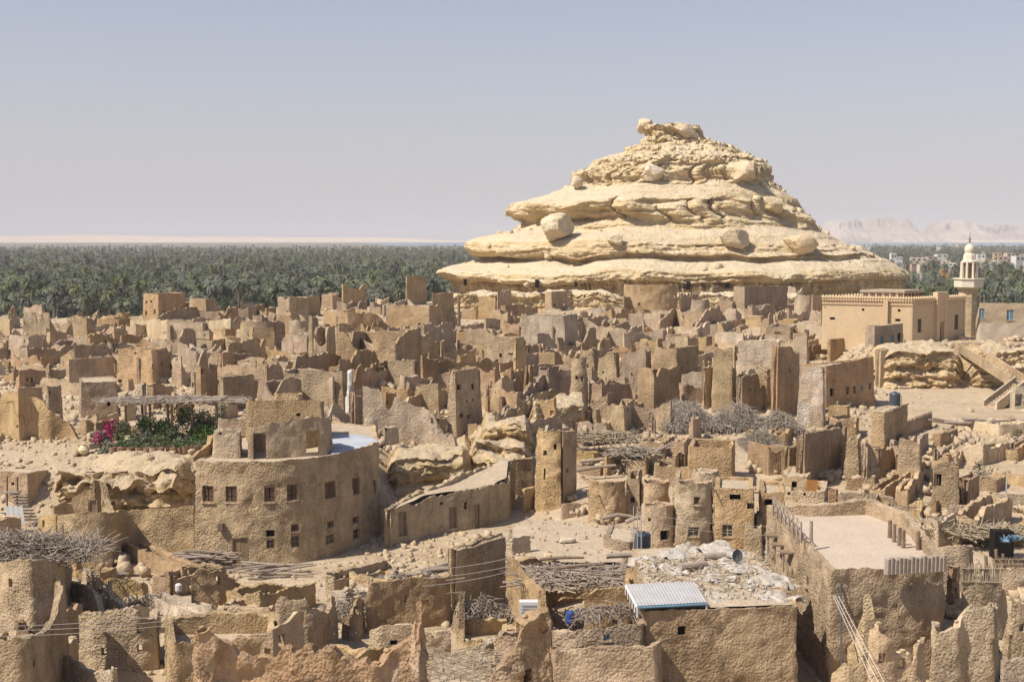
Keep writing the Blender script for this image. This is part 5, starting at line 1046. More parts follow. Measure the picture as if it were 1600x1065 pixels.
# parapet wall along the mosque forecourt
poly([(1413,548,541),(1450,547,540),(1505,544,535)],ero=0,fine=.03,tone=A_,rough=.02,label='low grey parapet wall at the edge of the mosque forecourt',cat='parapet',name='forecourt_parapet')
poly([(1505,545,535),(1560,546,536),(1640,546,537)],ero=0,fine=.03,tone=A_,rough=.02,label='low parapet wall right of the stair head above the shaded ledge',cat='parapet',name='forecourt_parapet')
# white painted brick wall and sandy roof left of the mosque
wa=hit(1246,528); wb=hit(1328,530); wz=P(1246,504,wa[1])[2]; wz2=P(1328,508,wb[1])[2]
bw=thing('brick_wall',wa,'whitewashed brick wall with recessed joints below the mosque','brick wall')
def brickwall(a,b,z0,z1,par,m,nrow,nm='brick'):
    a=np.array(a[:2]);b=np.array(b[:2]); L_=np.linalg.norm(b-a); d_=(b-a)/L_; rz=math.atan2(d_[1],d_[0]); o0=par.location
    mb=MB(o0); mb.box(((a+b)[0]/2,(a+b)[1]/2+.22,(z0+z1)/2),(L_,.3,z1-z0),rz); mb.build('mortar','stone',par)
    rh=(z1-z0)/nrow; bl=.55; base=None; cnt=0
    nb=int(L_/bl)
    for r_ in range(nrow):
        for i in range(nb):
            if cnt>=290: break
            s=(i+.5+(.5 if r_%2 else 0))*L_/nb
            if s>L_: continue
            if base is None:
                mb=MB((0,0,0)); mb.box((0,0,0),(L_/nb*.93,.16,rh*.86)); base=mb.build(nm,m,par); o=base
            else: o=base.copy(); COL.objects.link(o)
            p=a+d_*s; o.location=(p[0]-o0[0],p[1]-o0[1]-.01*R.random(),z0+rh*(r_+.5)-o0[2]); o.rotation_euler=(0,0,rz); cnt+=1
brickwall(wa,wb,min(wa[2],wb[2])-.2,wz,bw,'whitewash',9)
bw2=thing('block_wall',wb,'short tan stone block wall at the right end of the white brick wall','block wall'); wc=hit(1366,534)
brickwall((wb[0]+.05,wb[1],0),wc,min(wb[2],wc[2])-.2,P(1366,509,wc[1])[2],bw2,'stoneblock',6)
poly(top_pts([(1165,503),(1250,506),(1330,508),(1412,506),(1400,499),(1290,496),(1180,496)],15.2),True,world=True,zb=12,ero=.05,tone=A_,roof=.03,label='long sandy flat roof running up to the mosque wall',name='mudbrick_house',cat='mudbrick house',down=.5) if False else None
H(1350,1366,1413,509,548,55,.02,G_,roof=.05,yTR=505,holes=[(1378,532,5,13,'blue'),(1396,528,4,12,'blue'),(1406,527,5,14,'blind')],label='grey mud house with blue windows in the corner left of the mosque')
H(1290,1297,1366,530,568,52,.03,T_,roof=.03,yTR=524,label='plain flat roofed mud block below the white brick wall',holes=[(1322,534,8,3)])
# ------------------------------------------------------------------ concrete stairs
s0=hit(1502,548); st=thing('concrete_stairs',hit(1560,630),'pale concrete stairs in two flights climbing from the courtyard to the mosque','stairs'); so_=tuple(st.location)
def flight(a,b,wd,n,par):
    a=np.array(a);b=np.array(b); d_=(b-a)[:2]; L_=np.linalg.norm(d_); d_/=L_; rz=math.atan2(d_[1],d_[0]); sd=np.array((-d_[1],d_[0]))
    for i in range(n):
        t=(i+.5)/n; z1=a[2]+(b[2]-a[2])*(i+1)/n; p=a[:2]+d_*L_*t; mb=MB(so_); mb.box((p[0],p[1],z1-.2),(L_/n*1.02,wd,.4),rz); mb.build('step','pale',par)
    for s_ in (-1,1):
        q0=a[:2]+sd*s_*(wd/2+.1);q1=b[:2]+sd*s_*(wd/2+.1); w_=.12*sd
        V=[]; 
        for p,z in ((q0,a[2]),(q1,b[2])):
            for o_ in (-1,1):
                for h_ in (-.45,.75): V.append((*(p+w_*o_),z+h_))
        mb=MB(so_); mb.add(V,[(0,1,3,2),(4,6,7,5),(0,4,5,1),(2,3,7,6),(1,5,7,3),(0,2,6,4)]); mb.build('parapet','pale',par)
lt=P(1592,598,hit(1585,632)[1]+1.5); up=P(1503,541,s0[1]+1); flight(lt,up,1.5,16,st)
b1=hit(1546,638); l2=np.array(lt)+np.array((.1,-.6,0)); flight(b1,l2,1.4,12,st)
mb=MB(so_); mb.box((lt[0],lt[1],lt[2]-.2),(2.2,2.4,.4),.2); mb.build('landing','pale',st)
H(1583,1650,1655,603,640,4,.02,A_,label='plain rendered wall with a dark opening under the stair landing',holes=[(1592,625,12,20)])
poly(top_pts([(1588,612),(1650,612),(1650,600),(1590,600)],11),True,world=True,zb=7,tone=A_,label='x',ero=0) if False else None
# ------------------------------------------------------------------ far town on the right
FT=[(1354,401,18,7,'white'),(1395,408,10,15,'white'),(1404,408,12,8,'white'),(1318,389,22,3,'peach'),(1345,387,30,3,'white'),(1435,410,28,9,'peach'),(1440,421,14,9,'peach'),(1455,405,18,5,'peach'),(1470,404,20,8,'white'),(1478,413,16,6,'peach'),(1488,418,14,9,'white'),(1444,432,12,6,'white'),
(1475,428,14,8,'orange'),(1521,402,12,7,'yellow'),(1532,405,14,9,'white'),(1541,412,14,9,'peach'),(1558,402,14,8,'yellow'),(1566,408,16,9,'peach'),(1577,403,16,9,'peach'),(1590,410,18,12,'white'),(1598,402,10,6,'yellow'),(1552,412,16,6,'white'),(1524,416,12,8,'peach'),(1467,387,8,2.5,'white'),(1402,447,8,7,'peach'),(1501,384,14,3,'peach'),(42,407,12,2.5,'white'),(92,404,20,3,'white'),(135,402,16,4,'yellow'),(165,402,10,2.5,'white'),(1512,390,14,3,'white'),(1610,416,20,10,'peach'),(1427,417,10,6,'peach'),(1540,396,12,4,'peach')]
FMn={'white':'white','peach':'pink','orange':'orange','yellow':'ochre'}
for i,(px,yb,wp,hp,m) in enumerate(FT):
    d=max(700,min(2600,(26-6.5)/max(.006,(yb-372)/F))); p=P(px,yb,d); wd=wp*.85*d/F; ht=hp*.85*d/F; z0=0; t=thing('far_house',(p[0],p[1],0),None,'house','distant houses of the modern town')
    rz=R.uniform(-.3,.3); mb=MB((p[0],p[1],0)); mb.box((p[0],p[1],(p[2]+ht)/2),(wd,wd*.8,p[2]+ht),rz); mb.build('wall',{'white':'white','peach':'peach','orange':'orangewood','yellow':'yellow'}[m],t)
    nw=max(2,int(wd/3.5)); c,s=math.cos(rz),math.sin(rz)
    for j in range(nw):
        u_=(j+.5)/nw*wd-wd/2; q=(p[0]+u_*c+wd*.4*s,p[1]+u_*s-wd*.4*c-.05,p[2]+ht*.62); mb=MB((p[0],p[1],0)); mb.box(q,(wd/nw*.4,.2,ht*.3),rz); mb.build('window','dark',t)
    where='left of the minaret' if 1280<px<1500 else 'right of the minaret' if px>=1500 else 'in the far left palm grove'
    t['label']=f"{FMn[m]} {'long low' if wp>19 else 'small' if wp<12 else 'flat roofed'} distant house {where}, {['near the lake','behind the first palms','among the palms'][0 if yb<395 else 1 if yb<409 else 2]}"
_seen={}
for o in [o for o in COL.objects if o.name.startswith('far_house')]: _seen.setdefault(o['label'],[]).append(o)
for l_,os_ in _seen.items():
    os_.sort(key=lambda o:o.location.x/o.location.y)
    for i,o in enumerate(os_):
        if len(os_)>1: o['label']=(['leftmost','second','third','fourth','fifth'][min(i,4)] if i<len(os_)-1 or len(os_)>5 else 'rightmost')+' '+l_
# ------------------------------------------------------------------ sticks, straw, brush
def sticks(name,c,sz,n,l0,l1,r,m,label,cat='dry brush',seed=1,flat=.3,kind='stuff',droop=.2,dirx=0):
    rs=np.random.RandomState(seed); V=[];Fs=[]; c=np.array(c,float)
    for i in range(n):
        u_=rs.normal(size=3); u_[2]*=flat; u_[0]+=dirx*np.sign(u_[0]); u_/=np.linalg.norm(u_); l=rs.uniform(l0,l1); p=(rs.rand(3)-.5); 
        hgt=1-min(1,4*(p[0]**2+p[1]**2))*.8; p=p*np.array(sz); p[2]=(p[2]+sz[2]/2)*hgt
        a=-u_*l/2; b=np.array((0,0,l*droop)); e=u_*l/2; sd=np.cross(u_,(0,0,1)); sd/=np.linalg.norm(sd)+1e-6; n0=len(V); up=np.cross(sd,u_)
        for q,w_ in ((a,r),(b,r*.9),(e,r*.35)):
            for s_ in ((1,0),(-.5,.87),(-.5,-.87)): V.append(p+q+sd*w_*s_[0]+up*w_*s_[1])
        for k_ in range(2):
            for j in range(3): Fs.append((n0+k_*3+j,n0+k_*3+(j+1)%3,n0+(k_+1)*3+(j+1)%3,n0+(k_+1)*3+j))
    o=lnk(name,meshf(name,V,np.array(Fs)),m); o.location=[float(q) for q in c]; return tag(o,label,cat,kind=kind)
for i,(px,py,w_,h_,l) in enumerate([(1075,672,70,42,'grey heap of dry palm fronds left of the leaning stone ruin'),(1060,650,60,20,'spiky dry fronds lying on the upper left of the big heap'),(1150,672,80,42,'large tangled grey heap of dry palm fronds in the middle'),(1215,676,60,30,'dark end of the dry frond heap against the tall shaded wall'),(1190,700,50,22,'loose dry fronds spilling from the heap toward the houses')]):
    g=hit(px,py); k=g[1]/F; sticks('dry_frond_heap',g,(w_*k*1.1,4,h_*k),1000,.7,2.4,.03,'greystraw',l,seed=i+1,flat=.5,droop=.22)
g=hit(960,705); sticks('brush_roof',g+np.array((-.8,-1,1.2)),(6.5,3.2,.8),620,1,2.6,.05,'straw','roof of dry brush and branches right of the tall round tower',seed=9,flat=.15,droop=.02)
g=hit(985,735); sticks('brush_roof',g+np.array((0,-1,1.6)),(3.6,2,.6),200,1,2.4,.05,'greystraw','smaller brush heap above the battlement wall',seed=10,flat=.2,droop=.02)
for i,(a,b,c_,d_,zz) in enumerate([(905,728,1000,722,1.6),(915,702,1000,694,2.),(955,716,1045,706,1.9),(985,722,1045,700,2.2),(900,742,960,734,2.0),(938,818,985,815,.7),(975,824,1000,816,.6)]):
    p=hit(a,b);q_=hit(c_,d_); q_[1]=p[1]+(q_[1]-p[1])*.3; q_[0]=ray(c_,d_)[0]*q_[1]; z_1=P(a,b,p[1]-1.5)[2]+.4; mb=MB(p); mb.tube([(p[0],p[1]-1.5,z_1),((p[0]+q_[0])/2,(p[1]+q_[1])/2-1.5,z_1+.25),(q_[0],q_[1]-1.5,P(c_,d_,q_[1]-1.5)[2]+.4)],[.17,.16,.12],7); tag(mb.build('palm_trunk_beam','greywood',None,True),['long','second','third','forked','short','low','lowest'][i]+' grey palm trunk lying over the brush roofs right of the round tower','beam','palm trunk beams')
# frond roof of the left foreground hut
g=hit(50,985); zt=P(50,866,g[1])[2]; sticks('frond_roof',(g[0]-.5,g[1]+1.3,zt-.1),(7.5,4.2,.9),1100,1.2,3,.035,'greystraw','shaggy roof of dry palm fronds on the left foreground hut',seed=12,flat=.25,droop=-.08)
g=hit(752,968); sticks('dead_brush',g,(4,1.6,1.2),420,.5,1.3,.03,'greystraw','brown dead brush at the foot of the shaded square wall',seed=14,flat=.8)
g=hit(905,1000); c=P(905,893,g[1]+2.5); sticks('stick_roof',(c[0],c[1],c[2]-.25),(6.6,4.2,.35),420,1.,3,.04,'greywood','roof of crossed sticks over the open fronted hut',seed=15,flat=.06,droop=.01); sticks('straw_lining',(c[0]+.6,c[1]-.3,c[2]-.42),(6.2,4.8,.25),900,.6,1.4,.05,'straw','matted straw under the sticks of the open hut roof',seed=16,flat=.06,droop=.01)
g=P(940,955,63); sticks('fallen_sticks',(g[0]+1.,g[1]-2.2,P(960,972,60)[2]-.1),(4.5,1.6,.6),160,.8,2.2,.03,'greywood','loose sticks piled on the wall below the open hut',seed=17,flat=.2)
c=onz(720,1035,7.0); sticks('roof_straw',(c[0],c[1],6.99),(3.6,4.5,.12),260,.5,1.6,.018,'straw','thin twigs strewn on the bottom middle roof',seed=18,flat=.03,droop=.0)
g=hit(640,930); sticks('dead_brush',g+np.array((0,1.,0)),(6,2.2,1.),420,.5,1.8,.035,'greystraw','grey twigs and branches lying behind the plain straight wall',seed=19,flat=.4)
g=hit(560,965); sticks('dead_brush',g+np.array((0,0,.3)),(4,2,.8),300,.5,1.5,.035,'greystraw','twiggy heap beside the notched wall',seed=20,flat=.4)
logs(5,hit(655,915)+(0,0,.6),hit(712,905)+(0,0,.7),.5,.09,.14,1,'thick palm log lying on the rubble above the plain straight wall','palm logs on the rubble',stack=.2)
logs(6,hit(1450,672)+(0,0,.5),hit(1592,668)+(0,0,.3),.7,.1,.16,.6,'long grey palm log on the bank below the right courtyard','palm logs below the courtyard',stack=.5)
g=hit(395,690); c=(P(403,655,97)); logs(9,(c[0]-1.6,98,c[2]-.1),(c[0]+1.6,98,c[2]),.4,.09,.14,.6,'grey log stacked over the doorway on the curved building roof','logs over the roof doorway',stack=.5)
for i,(px,py,sx,rz) in enumerate([(878,872,2.6,.1),(905,884,2.8,.25),(905,893,3.4,-.06),(950,897,2.2,.3)]):
    d=float(hit(905,1000)[1])+3; p=P(px,py,d); mb=MB(p); v=np.array((math.cos(rz),math.sin(rz),.02))*sx/2; mb.tube([p-v,p+(0,0,.05),p+v],[.1,.1,.07],7); tag(mb.build('palm_log','wood',None,True),['short upper','dark second','long third','right hand'][i]+' log lying across the stick roof of the open hut','log','logs on the stick roof')
# ------------------------------------------------------------------ garden and pergola
def gz(px,py): return hit(px,py)
pg=gz(270,690); pt_=thing('pergola',pg,'long wooden pergola with a brush roof over the terrace garden','pergola'); po=tuple(pt_.location)
ppx=[(196,690),(222,685),(234,690),(262,686),(268,692),(300,688),(338,690)]
for i,(a,b) in enumerate(ppx):
    g=gz(a,b); t=P(a,632-(a-196)*.04,g[1]); mb=MB(po); mb.tube([g-(0,0,.3),((g[0]+t[0])/2+.05,g[1],(g[2]+t[2])/2),t],[.14,.12,.11],7); mb.build('post','wood',pt_)
a=P(192,631,gz(196,690)[1]); b=P(348,623,gz(338,690)[1]-1)
for k_ in range(7):
    o_=np.array((0,k_*.45-.8,.05*(k_%2))); mb=MB(po); mb.tube([a+o_,(a+b)/2+o_+(0,0,.06),b+o_],[.1,.09,.08],6); mb.build('beam','greywood',pt_)
x=sticks('brush_cover',((a+b)/2+(0,.5,.05)),(12.5,3.4,.35),520,.7,1.9,.04,'greystraw',None,seed=31,flat=.1,droop=.0); x.parent=pt_; x.location=[float(v) for v in ((a+b)/2+(0,.5,.05))-np.array(po)]; x['kind']='stuff'; del x['category']
sp=[(158,690,30,20,'flower','leaf','magenta bougainvillea bush at the left end of the terrace garden'),(186,678,34,26,'flower','leaf','tall magenta bougainvillea climbing the first pergola post')]
for i,(px,py,w_,h_,m,_,l) in enumerate(sp):
    g=gz(px,py+8); k=g[1]/F; c=g+np.array((0,0,h_*k*.55)); o=clump('bougainvillea',c,(w_*k*1.4,1.6,h_*k*1.3),800,.15,m,l,'flowering bush',seed=i+40)
    o2=clump('foliage',c,(w_*k*1.4,1.6,h_*k*1.35),650,.18,'leaf2',None,None,seed=i+50); o2.parent=o; o2.location=(0,0.1,-.1)
gl=[(205,690,24,26,'leaf2','airy grey-green shrub'),(222,694,22,18,'leaf2','pale potted shrub'),(240,684,28,30,'leaf','mixed green shrub'),(256,692,24,20,'leaf2','yellow-green shrub'),(272,686,26,30,'leaf','bright green shrub'),(288,694,24,18,'leaf2','low leafy shrub'),(300,680,32,44,'leaf','tall dark leafy shrub'),(318,690,30,26,'leaf','dense green shrub'),(328,678,28,40,'leaf2','upright shrub'),(338,690,22,26,'leaf','rounded green shrub'),(312,696,20,14,'leaf2','spiky low plant'),(230,676,22,18,'leaf2','back row pale shrub'),(258,676,24,20,'leaf','back row green shrub'),(195,698,16,12,'leaf','small potted shrub'),(215,700,14,12,'leaf2','small rosette plant'),(170,702,16,12,'leaf2','yellowish agave like plant')]
for i,(px,py,w_,h_,m,nm) in enumerate(gl):
    g=gz(px,py+4); k=g[1]/F; c=g+np.array((0,0,h_*k*.5)); rel='left' if px<230 else 'middle' if px<285 else 'right'
    clump('garden_shrub',c,(w_*k*1.6,1.9,h_*k*1.5),int(700*w_*h_/500)+220,.2,m,f'{nm} in the {rel} part of the terrace garden by the pergola','shrub','shrubs of the terrace garden',seed=i+60)
    if i%3==0: o2=clump('blossom',c+np.array((0,-.4,.2)),(w_*k,.8,h_*k),26,.14,'white' if i%2 else 'orangewood',None,None,seed=i+160); 
    if i%3==0: o2.parent=[o for o in COL.objects if o.name.startswith('garden_shrub')][-1]; o2.location=(0,-.3,.2)
pp_=[(176,709),(190,710),(203,711),(217,710),(229,711),(241,710),(252,711),(263,709),(272,710),(281,709),(290,709),(298,708),(306,707),(314,706),(322,705)]
for i,(px,py) in enumerate(pp_):
    g=gz(px,py+1); s=R.uniform(.22,.32)*(1.35 if i==1 else 1); t=thing('flower_pot',g,'clay flower pot with a small leafy plant in the front row of the terrace garden','flower pot','flower pots edging the terrace garden')
    mb=MB(g); mb.lathe(g,[(s*.7,0),(s*.95,.25),(s*1.1,.55),(s*1.15,.62),(s*.9,.62)],10); mb.build('pot','pot',t)
    o=clump('plant',g+np.array((0,0,.8)),(.8,.7,.5),70,.16,'leaf' if i%2 else 'leaf2',None,None,seed=i+80); o.parent=t; o.location=(0,0,.82)
for i,(px,py,l) in enumerate([(131,711,'pale round jar standing alone left of the flower pots'),(200,700,'pale round jar between the bougainvillea and the pots')]):
    g=gz(px,py); mb=MB(g); mb.lathe(g,[(.2,0),(.42,.2),(.46,.42),(.3,.7),(.16,.8),(.22,.92)],14); tag(mb.build('clay_jar','jar',None,True),l,'jar')
for i,(px,py) in enumerate([(184,713),(213,713),(243,714),(272,712),(300,710),(120,713),(141,700)]):
    boulder(gz(px,py)+np.array((0,-.2,.2)),(.8,.6,.6),i,i,'stone','edging_stone','rounded stone on the rim in front of the flower pots','stones rimming the terrace garden',sub=8,cat='stone')
# ------------------------------------------------------------------ water tanks
def tank(px,py,wp,hp,label,d=None,z=None):
    g=hit(px,py) if d is None else P(px,py,d); k=g[1]/F; r=wp/2*k; h_=hp*k; t=thing('water_tank',g,label,'water tank'); mb=MB(g); pr=[(r*.98,0)]
    for i in range(7): z0=h_*.9*i/7; pr+=[(r,z0+.02),(r,z0+h_*.09),(r*.96,z0+h_*.1),(r*.96,z0+h_*.118)]
    pr+=[(r,h_*.86),(r*.85,h_*.95),(r*.3,h_*.99)]; mb.lathe(g,pr,20); mb.build('tank_body','bluegrey',t,True,30); mb=MB(g); mb.lathe(g+(0,0,h_*.97),[(r*.35,0),(r*.35,h_*.07)],12); mb.build('lid','bluegrey',t)
    mb=MB(g); mb.tube([g+(r*1.15,-.1,0),g+(r*1.15,-.1,h_*1.02),g+(r*.4,-.1,h_*1.04)],.035,5); mb.build('pipe','white',t); return t
c=onz(1004,863,6.2); tank(1004,862,26,32,'dark grey ribbed water tank standing left of the white roof debris',d=c[1]-2)
c=P(1004,864,c[1]-2); mb=MB(c); mb.box(c+(0,0,-1.2),(2.4,1.6,2.4)); tag(mb.build('tank_plinth','tan'),'mud plinth under the dark grey ribbed tank','plinth')
hh=P(1398,633,hit(1383,715)[1]+3); tank(1398,633,17,21,'blue grey water tank on the flat mud roof by the right courtyard',d=hh[1])
for i,(px,dx) in enumerate([(990,0),(996,.1),(1002,.05),(1019,0)]):
    p=P(px,862,77); q=P(px+dx,790 if i<3 else 815,77); mb=MB(p); mb.tube([p,q],.03,5); tag(mb.build('thin_pole','tin'),['leftmost','second','third','short right'][i]+' thin metal pole beside the ribbed water tank','pole','thin poles by the tank')
# ------------------------------------------------------------------ things on the white roof
rs=np.random.RandomState(12)
def crumple(px,py,w_,d_,h_,label,seed,m='plastic',z=8.7):
    c=onz(px,py,z); n=26; X,Y=np.meshgrid(np.linspace(-1,1,n),np.linspace(-1,1,n)); e=np.clip(1-(X**2+Y**2)**.9,-.6,1)*.7+fbm(X*2.2,Y*2.2,seed,seed,3)*1.3-.12
    Z=np.maximum(h_*(np.clip(e,0,1)*.3+np.abs(fbm(X*3,Y*3,seed,seed+1,4))*.7*np.clip(e*2,0,1)),-1)-.05; Z=np.where(e<0,-.35,Z); o=grid_obj('plastic_sheeting',X*w_/2,Y*d_/2,Z,m,smooth=True); o.location=[float(q) for q in c]; o.rotation_euler=(0,0,seed); return tag(o,label,'plastic sheeting')
for a in [(1065,862,4,2.2,.45,'crumpled white sheeting at the back left of the big roof',1),(1120,858,4,2.5,.5,'crumpled white sheeting at the back edge of the big roof',2),(1150,885,3.6,3.2,.5,'wide crumpled white sheeting around the dish on the big roof',3),(1185,905,3.2,3.2,.45,'white sheeting heap along the right edge of the big roof',4),(1050,888,2.6,1.6,.35,'small white sheeting heap beside the two logs',5),(1110,900,2.6,1.8,.3,'flat white sheeting in the middle of the big roof',6),(1215,930,2.2,1.8,.35,'white sheeting scrap at the front right corner of the roof',7),(1125,930,2.2,1.4,.3,'white sheeting scrap right of the tin sheet',8),(1015,872,2.2,1.3,.3,'white sheeting scrap right below the ribbed tank',9)]: crumple(*a)
sticks('roof_litter',onz(1110,895,8.68),(6.5,7,.25),300,.2,1.1,.03,'straw','straw and litter strewn over the big white roof',seed=33,flat=.05,droop=0)
pts_=np.array([onz(R.uniform(1000,1200),R.uniform(862,935),8.7) for _ in range(420)]); stones('roof_scraps',pts_,.05+.13*NR.rand(420)**2,'plastic','white scraps and lumps littering the big roof','litter')
pts_=np.array([onz(R.uniform(795,985),R.uniform(815,872),5.62) for _ in range(90)]); stones('roof_gravel',pts_,.08+.18*NR.rand(90)**2,'stone','small lumps scattered on the wide sandy roof','gravel')
for i,(px,py,l,rz) in enumerate([(1083,883,1.7,.5),(1116,868,1.3,.25)]):
    p=onz(px,py,8.9); v=np.array((math.cos(rz),math.sin(rz),0))*l/2; mb=MB(p); mb.tube([p-v,p+v],[.2,.17],9); tag(mb.build('short_log','greywood',None,True),['larger','smaller'][i]+' split log lying among the white sheeting on the big roof','log')
p=onz(935,868,7.4); p=P(1005,868,76); mb=MB(p); mb.tube([p-(2.2,0,0),p+(0,0,.12),p+(1.8,0,.05)],[.16,.2,.14],8); tag(mb.build('palm_log','greywood',None,True),'thick palm log lying before the ribbed water tank','log')
p=onz(1152,884,8.7); t=thing('satellite_dish',p,'small grey satellite dish tilted on the big white roof','satellite dish'); mb=MB(p); V=[];Fs=[]
for i in range(5):
    for j in range(16):
        a=j/16*6.283; r=.09*i+.01; v=np.array((r*math.cos(a)*.75,-.12*(r/.4)**2+.1,r*math.sin(a)+.55)); V.append(p+v)
for i in range(4):
    for j in range(16): Fs.append((i*16+j,i*16+(j+1)%16,(i+1)*16+(j+1)%16,(i+1)*16+j))
mb.add(V,Fs); mb.build('dish','bluegrey',t,True); mb=MB(p); mb.tube([p,p+(0,.1,.55)],.03,6); mb.build('stand','rust',t)
# corrugated tin sheet on a frame
zc=8.95; cs=[onz(978,912,zc),onz(1084,908,zc),onz(1104,940,zc),onz(996,946,zc)]; t=thing('tin_shelter',cs[3],'pale metal sheet on a frame with blue edges at the front of the big roof','tin shelter'); to=tuple(t.location)
n=90; V=[];Fs=[]
for j in range(2):
    for i in range(n):
        u_=i/(n-1); a=cs[0]*(1-u_)+cs[1]*u_; b=cs[3]*(1-u_)+cs[2]*u_; q=a*(1-j)+b*j; V.append(q+(0,0,.008*math.sin(i*1.5)))
Fs=[(i,i+n,i+n+1,i+1) for i in range(n-1)]; mb=MB(to); mb.add(V,Fs); mb.build('sheet','tin',t)
for a,b in ((3,2),(2,1),(0,3),(0,1)):
    mb=MB(to); mb.tube([cs[a]-(0,0,.09),cs[b]-(0,0,.09)],.07,6); mb.build('frame_bar','bluepaint' if a==3 else 'white',t)
for a in cs:
    mb=MB(to); mb.tube([a-(0,0,.1),(a[0],a[1],8.4)],.05,6); mb.build('leg','white',t)
for i in range(6):
    a=cs[0]*(1-i/5)+cs[3]*(i/5); mb=MB(to); mb.tube([a-(0,0,.12),(a[0],a[1],8.4)],.045,6); mb.build('side_slat','white',t)
c=P(891,972,61); mb=MB(c); mb.lathe(c,[(.2,0),(.22,.1),(.22,.5),(.18,.55)],12); tag(mb.build('blue_drum','blue'),'small blue plastic drum in the dark open hut','drum')
p=P(826,950,60.5); mb=MB(p); mb.box(p,(.9,.5,.75)); t=mb.build('air_conditioner','white'); tag(t,'white box unit beside the lit flank of the open hut','box'); 
for i in range(4): mb=MB((0,0,0)); mb.box((0,-.27,-.25+i*.16),(.7,.03,.05)); mb.build('grille_bar','tin',t)
# ------------------------------------------------------------------ reed fences
def fence(a,b,zb,zt,n,label,m='greywood',slant=0,kindn='reed_fence'):
    a=np.array(a,float);b=np.array(b,float); t=thing(kindn,a,label,'fence'); o0=tuple(t.location); base=None
    L_=np.linalg.norm((b-a)[:2])
    for i in range(n):
        u_=(i+.5)/n; p=a+(b-a)*u_; h_=(zt-zb)*R.uniform(.88,1.04)
        if base is None: mb=MB((0,0,0)); mb.tube([(0,0,0),(0,0,zt-zb)],[L_/n*.42,L_/n*.36],5); base=mb.build('reed',m,t); o=base
        else: o=base.copy(); COL.objects.link(o)
        o.location=(p[0]-o0[0],p[1]-o0[1],zb+p[2]-a[2]-o0[2]+0); o.scale=(1,1,h_/(zt-zb)); o.rotation_euler=(R.uniform(-.04,.04),R.uniform(-.05,.05),R.random()*6)
    for f_ in (.25,.8):
        mb=MB(o0); mb.tube([(a[0],a[1]-.06,zb+(zt-zb)*f_),(b[0],b[1]-.06,zb+b[2]-a[2]+(zt-zb)*f_)],.03,5); mb.build('rail',m,t)
    return t
def fpx(x0,x1,yb,yt,n,label,yb1=None,m='straw',d=None):
    a=hit(x0,yb) if d is None else P(x0,yb,d); b=hit(x1,yb1 or yb) if d is None else P(x1,yb1 or yb,d)
    zt=P(x0,yt,a[1])[2]; a[2]=b[2]=min(a[2],b[2]); fence(a,b,a[2],zt,n,label,m)
fpx(1432,1478,836,812,18,'slanting reed fence at the left end beside the terrace house',846)
fpx(1453,1474,852,822,12,'upright panel of thick reeds, second from the left behind the terrace house')
fpx(1476,1488,852,822,7,'narrow reed panel left of the long one behind the terrace house')
fpx(1494,1556,849,829,44,'long low panel of fine reeds under the brush canopy at the right')
tz=hit(1500,1002); a=P(1501,913,tz[1]); b=P(1566,914,tz[1]+.2); fence(a,b,a[2]-.15,P(1501,879,tz[1])[2],40,'tall ragged reed fence standing on the square wall at the right','straw')
tz=hit(1566,935); a=P(1551,882,tz[1]+.5); b=P(1645,882,tz[1]+.5); fence(a,b,a[2]-.15,P(1551,870,tz[1]+.5)[2],46,'low dark reed fence at the right edge','wood')
for i,(px,py,w_,l) in enumerate([(1465,818,70,'brush canopy over the reed panels behind the terrace house, left half'),(1545,826,110,'long brush canopy along the reed fences at the right edge')]):
    g=hit(px,py+28); c=P(px,py,g[1]); sticks('brush_canopy',(c[0],c[1],c[2]-.25),(w_*g[1]/F,2.6,.55),560,.8,2.2,.045,'straw',l,seed=41+i,flat=.18,droop=-.03)
for i,(px,y0,y1) in enumerate([(1489,852,820),(1562,860,822),(1556,915,858),(1475,850,815),(1567,916,865),(1540,905,868)]):
    g=hit(px,y0); q_=P(px,y1,g[1]); mb=MB(g); mb.tube([g,(g[0]+.05,g[1],(g[2]+q_[2])/2),q_],[.13,.11,.1],7); tag(mb.build('wooden_post','wood',None,True),['post right of the narrow reed panel','dark thick post of the brush canopy at the right','pale slim post at the corner of the ragged fence','post between the left reed panels','forked post before the dark awning','crooked post by the black awning yard'][i],'post')
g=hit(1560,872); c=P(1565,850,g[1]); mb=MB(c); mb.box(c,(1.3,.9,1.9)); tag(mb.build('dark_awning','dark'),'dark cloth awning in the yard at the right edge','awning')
c=P(1578,841,g[1]-1.2); clump('blue_tarp',c,(1.3,.8,.5),60,.4,'bluepaint','crumpled bluish tarp on top of the dark awning','tarp',seed=5)
sticks('ground_straw',hit(1440,800),(9,6,.5),500,.4,1.6,.035,'straw','straw and branches scattered behind the roof terrace',seed=45,flat=.15,droop=0)
clump('thorn_bush',hit(1500,715)+np.array((0,0,.7)),(2.6,2,1.6),420,.16,'bush','dark thorny bush on the rubble slope at the right','bush',seed=7)
clump('thorn_bush',hit(1528,742)+np.array((0,0,.5)),(1.8,1.5,1.1),300,.15,'bush','low grey bush below the dark thorny bush at the right','bush',seed=8)
clump('thorn_bush',hit(1592,690)+np.array((0,0,.5)),(1.5,1.5,1.4),300,.15,'bush','small dark bush at the right edge below the courtyard','bush',seed=9)
clump('thorn_bush',hit(1590,668)+np.array((0,0,.5)),(1.8,1.5,1.2),260,.15,'pot','reddish dry bush at the right edge of the courtyard','bush',seed=10)
